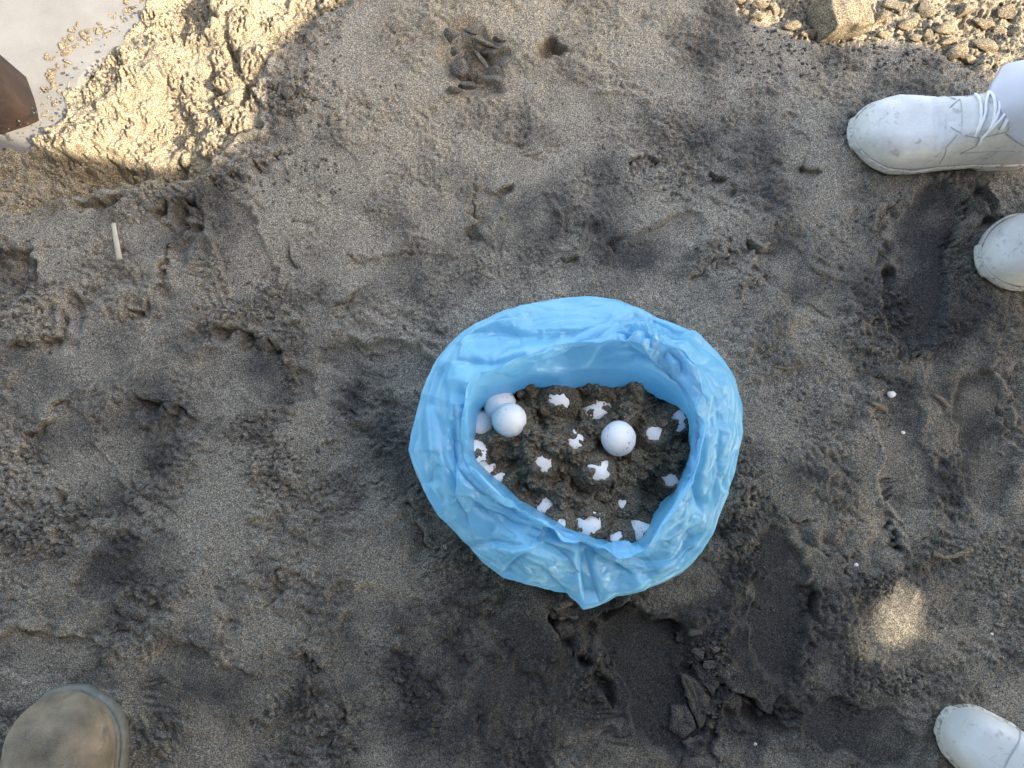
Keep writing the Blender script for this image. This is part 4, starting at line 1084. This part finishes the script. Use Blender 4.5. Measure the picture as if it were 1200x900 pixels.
def along(P, pts, lift=0.0008):
    """polyline on the surface P through (t, phi) pairs, dense"""
    out = []
    for (a, b) in zip(pts[:-1], pts[1:]):
        for k in range(8):
            f = k/8; t = a[0]*(1-f)+b[0]*f; ph = a[1]*(1-f)+b[1]*f
            p = P(t, ph); q = P(t+0.004, ph)-p; r_ = P(t, ph+0.02)-p
            nn = q.cross(r_); nn = nn.normalized() if nn.length > 1e-9 else Vector((0, 0, 1))
            if nn.z < 0 and ph > 0.3 and ph < 2.8: nn = -nn
            out.append(p+nn*lift)
    return out
def white_shoe(parent, loc, rz, length=0.285, mirror=1, roll=0.0):
    root = empty('shoe', loc, rz); root.parent = parent; root.rotation_euler = (roll, 0, rz)
    w = end_round([(0, 0.036), (0.15, 0.037), (0.35, 0.037), (0.5, 0.042), (0.68, 0.051), (0.8, 0.052), (0.92, 0.048), (1, 0.043)], 0.10, 0.24)
    h = smooth_tab([(0, 0.085), (0.25, 0.105), (0.42, 0.098), (0.52, 0.078), (0.64, 0.058), (0.78, 0.050), (0.90, 0.043), (0.965, 0.030), (1, 0.0)])
    P0 = shoe_parts(length, {'w': w, 'h': h, 'sole': 0.020}, 0, 0.006*mirror, e1=0.55, e2=0.75)
    def P(t, ph):
        p = P0(t, ph); a = Vector((0, 0, 0.02))
        cre = 0
        for tc_, d_ in ((0.60, 0.0035), (0.645, 0.003), (0.685, 0.0018)):      # flex creases behind the toes
            cre += d_*math.exp(-((t-tc_-0.02*math.sin(ph*2+tc_*20))/0.008)**2)*math.sin(min(max(ph, 0), math.pi))**0.5
        q = p-Vector((p.x, 0.0, 0.03)); 
        k = 1+0.018*pnoise(p*38)+0.010*pnoise(p*90)
        y = p.y*k; z = 0.02+(p.z-0.02)*k-cre
        return Vector((p.x, y, z))
    V, F = loft(P, 110, 44); up = link('upper', mesh_from('upper', V, F), M['white_leather'], root)
    V, F = sole_mesh(length, w, 0.0045, 0.0, 0.022, 0.006*mirror, heel=(0.27, 0.012)); sl_ = link('sole', mesh_from('sole', V, F), M['white_sole'], root)
    # welt stitching line and panel seams
    welt = []
    for i in range(150):
        t = 0.5-0.5*math.cos(math.pi*i/149); welt.append(t)
    pts = [P(t, 0.0)+Vector((0, 0.0028, 0.0025)) for t in welt]+[P(t, math.pi)+Vector((0, -0.0028, 0.0025)) for t in welt[::-1]]
    V, F = tube(pts, 0.0022, 6); link('welt', mesh_from('welt', V, F), M['white_sole'], root)
    for side in (0, 1):
        fl = (lambda a: a) if side == 0 else (lambda a: math.pi-a)
        for line in ([(0.60, fl(1.45)), (0.53, fl(1.05)), (0.47, fl(0.85)), (0.40, fl(0.85)), (0.33, fl(1.0))], [(0.47, fl(0.85)), (0.46, fl(0.55)), (0.50, fl(0.40)), (0.40, fl(0.30)), (0.2, fl(0.3))], [(0.575, fl(1.2)), (0.60, fl(0.8)), (0.57, fl(0.3)), (0.55, fl(0.05))]):
            V, F = tube(along(P, line, 0.0002), 0.0009, 6); link('seam', mesh_from('seam', V, F), M['seam'], up)
    for k in range(4):
        t = 0.50-k*0.045
        V, F = tube(along(P, [(t, 1.0), (t-0.012, 1.57), (t-0.004, 2.14)], 0.0025), 0.0021, 8); link('lace', mesh_from('lace', V, F), M['lace'], root)
        if k < 3:
            V, F = tube(along(P, [(t, 1.05), (t-0.05, 2.05)], 0.0038), 0.0018, 8); link('lace', mesh_from('lace', V, F), M['lace'], root)
    V, F = tube(along(P, [(0.40, 1.57), (0.44, 1.2), (0.47, 0.9), (0.46, 0.65)], 0.0038), 0.0018, 8); link('lace', mesh_from('lace', V, F), M['lace'], root)
    V, F = loft(lambda t, ph: P(t, ph)+Vector((0, 0, 0.004)), 14, 16, 0.34, 0.53, False); 
    V2 = []; 
    tg = link('tongue', mesh_from('tongue', *loft(lambda t, ph: P(t, 1.1+(ph/math.pi)*0.94)+Vector((0, 0, 0.0015)), 14, 12, 0.36, 0.56, False)), M['white_leather'], root)
    return root
def trouser_leg(parent, ankle, hip, name='trouser_leg', seed=0.0):
    """cloth tube from hem to hip with sag folds"""
    n, m = 90, 56; V = []; F = []
    for i in range(n+1):
        t = i/n; c = Vector(ankle).lerp(Vector(hip), t)
        ra = 0.066+0.028*t; rb = 0.064+0.030*t
        if t < 0.5: ra -= 0.0
        for k in range(m):
            a = 2*math.pi*k/m
            fold = 0.005*pnoise(Vector((math.cos(a)*1.6+seed, math.sin(a)*1.6, t*7)))+0.0035*pnoise(Vector((math.cos(a)*2.5, math.sin(a)*2.5+seed, t*24)))*math.exp(-t*3)
            front = 0.008*max(0, -math.cos(a))**2       # pressed crease at the front
            hem = -0.018*(-math.cos(a))*max(0, 1-t*14)*-1
            V.append(c+Vector(((ra+fold+front)*math.cos(a), (rb+fold)*math.sin(a), hem)))
    for i in range(n):
        for k in range(m): F.append((i*m+k, i*m+(k+1) % m, (i+1)*m+(k+1) % m, (i+1)*m+k))
    # hem turned inward
    b = len(V)
    for k in range(m):
        p = V[k]; c = Vector(ankle); V.append(Vector((c.x+(p.x-c.x)*0.93, c.y+(p.y-c.y)*0.93, p.z+0.004)))
    for k in range(m): F.append((k, b+k, b+(k+1) % m, (k+1) % m))
    return V, F

person = empty('person', (0.80, 0.28, 0.0))
inv = -Vector(person.location)
# near shoe: toe at (997,150); pointing left
toe1 = at(1000, 152, 0.02); ang1 = math.pi+math.radians(-3)
L1 = 0.272
heel1 = toe1-Vector((math.cos(ang1), math.sin(ang1), 0))*L1
gz1 = ground_z(1060, 165)
heel1.z = gz1-0.004
white_shoe(person, heel1+inv, ang1, L1, 1)
toe2 = at(1153, 303, 0.02); ang2 = math.pi+math.radians(8)
heel2 = toe2-Vector((math.cos(ang2), math.sin(ang2), 0))*L1; heel2.z = ground_z(1170, 310)-0.004
white_shoe(person, heel2+inv, ang2, L1, -1)
hipc = Vector((0.92, 0.20, 0.80))
V1, F1 = trouser_leg(person, (heel1.x-0.052, heel1.y+0.016, 0.082), hipc+Vector((0, 0.09, 0)), seed=1.0)
V2, F2 = trouser_leg(person, (heel2.x-0.070, heel2.y, 0.088), hipc+Vector((0, -0.09, 0)), seed=5.0)
# hips close the trousers at the top
V3 = []; F3 = []
for i in range(13):
    t = i/12; z = hipc.z-0.06+0.20*t; k = math.sqrt(max(0.0, 1-(max(0, t-0.86)/0.14)**2))*(1 if t < 1 else 0.02)
    for q in range(40):
        a = 2*math.pi*q/40; V3.append(Vector((hipc.x+0.105*k*math.cos(a)*(1-0.12*t), hipc.y+0.175*k*math.sin(a)*(1-0.12*t), z)))
for i in range(12):
    for q in range(40): F3.append((i*40+q, i*40+(q+1) % 40, (i+1)*40+(q+1) % 40, (i+1)*40+q))
V, F = joined([(V1, F1), (V2, F2), (V3, F3)])
tro = link('trousers', mesh_from('trousers', [v+inv for v in V], F), M['trouser'], person)
tag(person, 'person in white trousers and scuffed white lace-up shoes standing at the right edge', 'person')

# tan worn shoe, bottom left
def tan_shoe():
    L = 0.31
    toe = at(70, 812, 0.03); ang = math.radians(96)
    heel = toe-Vector((math.cos(ang), math.sin(ang), 0))*L; heel.z = ground_z(90, 830)-0.004
    root = empty('shoe', heel, ang)
    w = end_round([(0, 0.045), (0.2, 0.046), (0.4, 0.048), (0.6, 0.062), (0.75, 0.070), (0.9, 0.070), (1, 0.068)], 0.10, 0.24)
    h = smooth_tab([(0, 0.09), (0.3, 0.11), (0.45, 0.10), (0.6, 0.075), (0.75, 0.062), (0.88, 0.054), (0.96, 0.036), (1, 0.0)])
    wi = [(t, max(v-0.002, 0)) for t, v in w]
    P0 = shoe_parts(L*0.978, {'w': wi, 'h': h, 'sole': 0.024}, 0, 0.0, e1=0.6, e2=0.7)
    def P(t, ph):
        p = P0(t, ph); k = 1+0.03*pnoise(p*22)+0.016*pnoise(p*60)+0.006*pnoise(p*160)
        return Vector((p.x+0.006, p.y*k, 0.024+(p.z-0.024)*k))
    up = link('upper', mesh_from('upper', *loft(P, 90, 40)), M['tan_leather'], root)
    link('sole', mesh_from('sole', *sole_mesh(L, w, 0.0045, 0.0, 0.022, 0, wav=0.0012)), M['grey_rubber'], root)
    link('foxing_band', mesh_from('foxing_band', *sole_mesh(L*0.986, w, 0.0010, 0.020, 0.029, 0)), M['grey_rubber'], root).location.x = 0.0022
    V, F = tube([P(t, 0.16) for t in np.linspace(0.55, 0.999, 40)]+[P(t, math.pi-0.16) for t in np.linspace(0.999, 0.55, 40)], 0.0012, 6)
    link('seam', mesh_from('seam', V, F), M['tan_leather'], up)
    # collar opening with padded rim
    ringp = []
    for i in range(41):
        a = 2*math.pi*i/40; ringp.append(Vector((L*0.24+0.062*math.cos(a), 0.030*math.sin(a), 0.128+0.006*math.cos(a))))
    V, F = tube(ringp, 0.007, 8, False); link('collar', mesh_from('collar', V, F), M['tan_leather'], root)
    tag(root, 'worn tan leather shoe with grey-green rubber sole at the bottom left corner', 'shoe')
tan_shoe()
# white rubber boot, bottom right
def boot():
    L = 0.27
    toe = at(1118, 850, 0.03); ang = math.radians(146)
    heel = toe-Vector((math.cos(ang), math.sin(ang), 0))*L; heel.z = ground_z(1125, 870)-0.004
    root = empty('boot', heel, ang)
    w = end_round([(0, 0.034), (0.2, 0.036), (0.45, 0.037), (0.7, 0.045), (0.85, 0.040), (1, 0.028)], 0.10, 0.11)
    h = smooth_tab([(0, 0.10), (0.3, 0.115), (0.45, 0.10), (0.6, 0.078), (0.8, 0.06), (0.92, 0.052), (0.98, 0.036), (1, 0.0)])
    P0 = shoe_parts(L, {'w': w, 'h': h, 'sole': 0.018}, 0, 0.0, e1=0.5, e2=0.6)
    def P(t, ph):
        p = P0(t, ph); k = 1+0.014*pnoise(p*28)
        return Vector((p.x, p.y*k, 0.018+(p.z-0.018)*k))
    up = link('upper', mesh_from('upper', *loft(P, 90, 40)), M['boot_rubber'], root)
    link('sole', mesh_from('sole', *sole_mesh(L, w, 0.0035, 0.0, 0.020, 0, heel=(0.27, 0.012))), M['boot_dirty'], root)
    V, F = tube(along(P, [(0.74, 0.15), (0.78, 0.9), (0.80, 1.57), (0.78, 2.3), (0.74, 3.0)], 0.0), 0.0012, 6); link('seam', mesh_from('seam', V, F), M['seam'], up)
    # shaft of the boot
    V = []; F = []; m = 40; n = 24
    for i in range(n+1):
        t = i/n; z = 0.06+0.22*t
        for k in range(m):
            a = 2*math.pi*k/m; r = 1+0.03*pnoise(Vector((math.cos(a)*2, math.sin(a)*2, t*6)))
            V.append(Vector((L*0.24+0.062*r*math.cos(a)*(1+0.1*t), 0.046*r*math.sin(a)*(1+0.15*t), z)))
    for i in range(n):
        for k in range(m): F.append((i*m+k, i*m+(k+1) % m, (i+1)*m+(k+1) % m, (i+1)*m+k))
    o = link('shaft', mesh_from('shaft', V, F), M['boot_rubber'], root); so = o.modifiers.new('s', 'SOLIDIFY'); so.thickness = 0.003
    tag(root, 'muddy white rubber boot at the bottom right corner', 'boot')
boot()

# ------------------------------------------------------------------ small finds on the sand
def flat_stick(name, pts, wid, thick, mat, label, cat, lift=0.0015):
    P = [on_ground(px, py, lift) for px, py in pts]
    base = P[0].copy(); zm = max(p.z for p in P)
    V = []; F = []
    dense = []
    for a, b in zip(P[:-1], P[1:]):
        for k in range(6): dense.append(a.lerp(b, k/6))
    dense.append(P[-1]); n = len(dense)
    for i, p in enumerate(dense):
        t = (dense[min(i+1, n-1)]-dense[max(i-1, 0)]); t.z = 0; t.normalize(); s = Vector((-t.y, t.x, 0))
        w = wid*(0.85+0.15*pnoise(p*150)+0.2*i/n)
        zc = zm*0.6+p.z*0.4
        for (u, v) in ((-1, 0), (-0.7, 0.7), (0, 1), (0.7, 0.7), (1, 0), (0.6, -0.8), (-0.6, -0.8)):
            V.append(Vector((p.x, p.y, zc))+s*u*w*0.5+Vector((0, 0, v*thick*0.5))-base)
    for i in range(n-1):
        for k in range(7): F.append((i*7+k, i*7+(k+1) % 7, (i+1)*7+(k+1) % 7, (i+1)*7+k))
    F.append(tuple(range(6, -1, -1))); F.append(tuple((n-1)*7+k for k in range(7)))
    o = link(name, mesh_from(name, V, F), mat); o.location = base
    return tag(o, label, cat)
flat_stick('reed_piece', [(134, 263), (137, 280), (141, 305)], 0.0085, 0.004, M['twig'], 'pale flat piece of dry reed lying on the sand at the left', 'reed', 0.002)
flat_stick('bark_chip', [(1094, 463), (1103, 469), (1110, 477)], 0.006, 0.005, M['pebble'], 'small grey brown bark chip on the sand near the right edge', 'bark chip', 0.003)
flat_stick('twig', [(906, 430), (920, 432), (936, 431)], 0.003, 0.003, M['pebble'], 'thin brown twig on the sand right of the blue bag', 'twig')
flat_stick('dry_leaf', [(1092, 648), (1104, 653), (1118, 651), (1138, 643)], 0.006, 0.003, M['pale_clod'], 'curled tan strip of dry leaf below the right edge middle', 'dry leaf', 0.004)
flat_stick('bark_sliver', [(1020, 472), (1028, 476), (1036, 482)], 0.006, 0.004, M['pebble'], 'dark bark sliver left of the white shell', 'bark chip', 0.003)
def shell(px, py, r, label):
    bm = bmesh.new(); bmesh.ops.create_icosphere(bm, subdivisions=3, radius=r/826)
    for v in bm.verts:
        p = v.co; v.co = Vector((p.x*1.1, p.y*0.9, p.z*0.55))*(1+0.25*pnoise(p*600+Vector((px, py, 0))))
    me = bpy.data.meshes.new('shell_fragment'); bm.to_mesh(me); bm.free()
    o = link('shell_fragment', me, M['shell']); o.location = on_ground(px, py, r/826*0.3)
    tag(o, label, 'shell', 'white shell fragments')
shell(1044, 462, 4.6, 'round white shell fragment on the sand at the right, largest of the specks')
shell(1058, 507, 2.2, 'tiny white shell speck just below the round shell fragment')
shell(1003, 662, 2.4, 'tiny white shell speck above the sunlit patch')
shell(1162, 743, 1.8, 'tiny white shell speck right of the sunlit patch')
shell(885, 872, 1.8, 'tiny pale shell speck on dark sand near the bottom')

scene.cycles.use_denoising = True
scene.cycles.max_bounces = 8
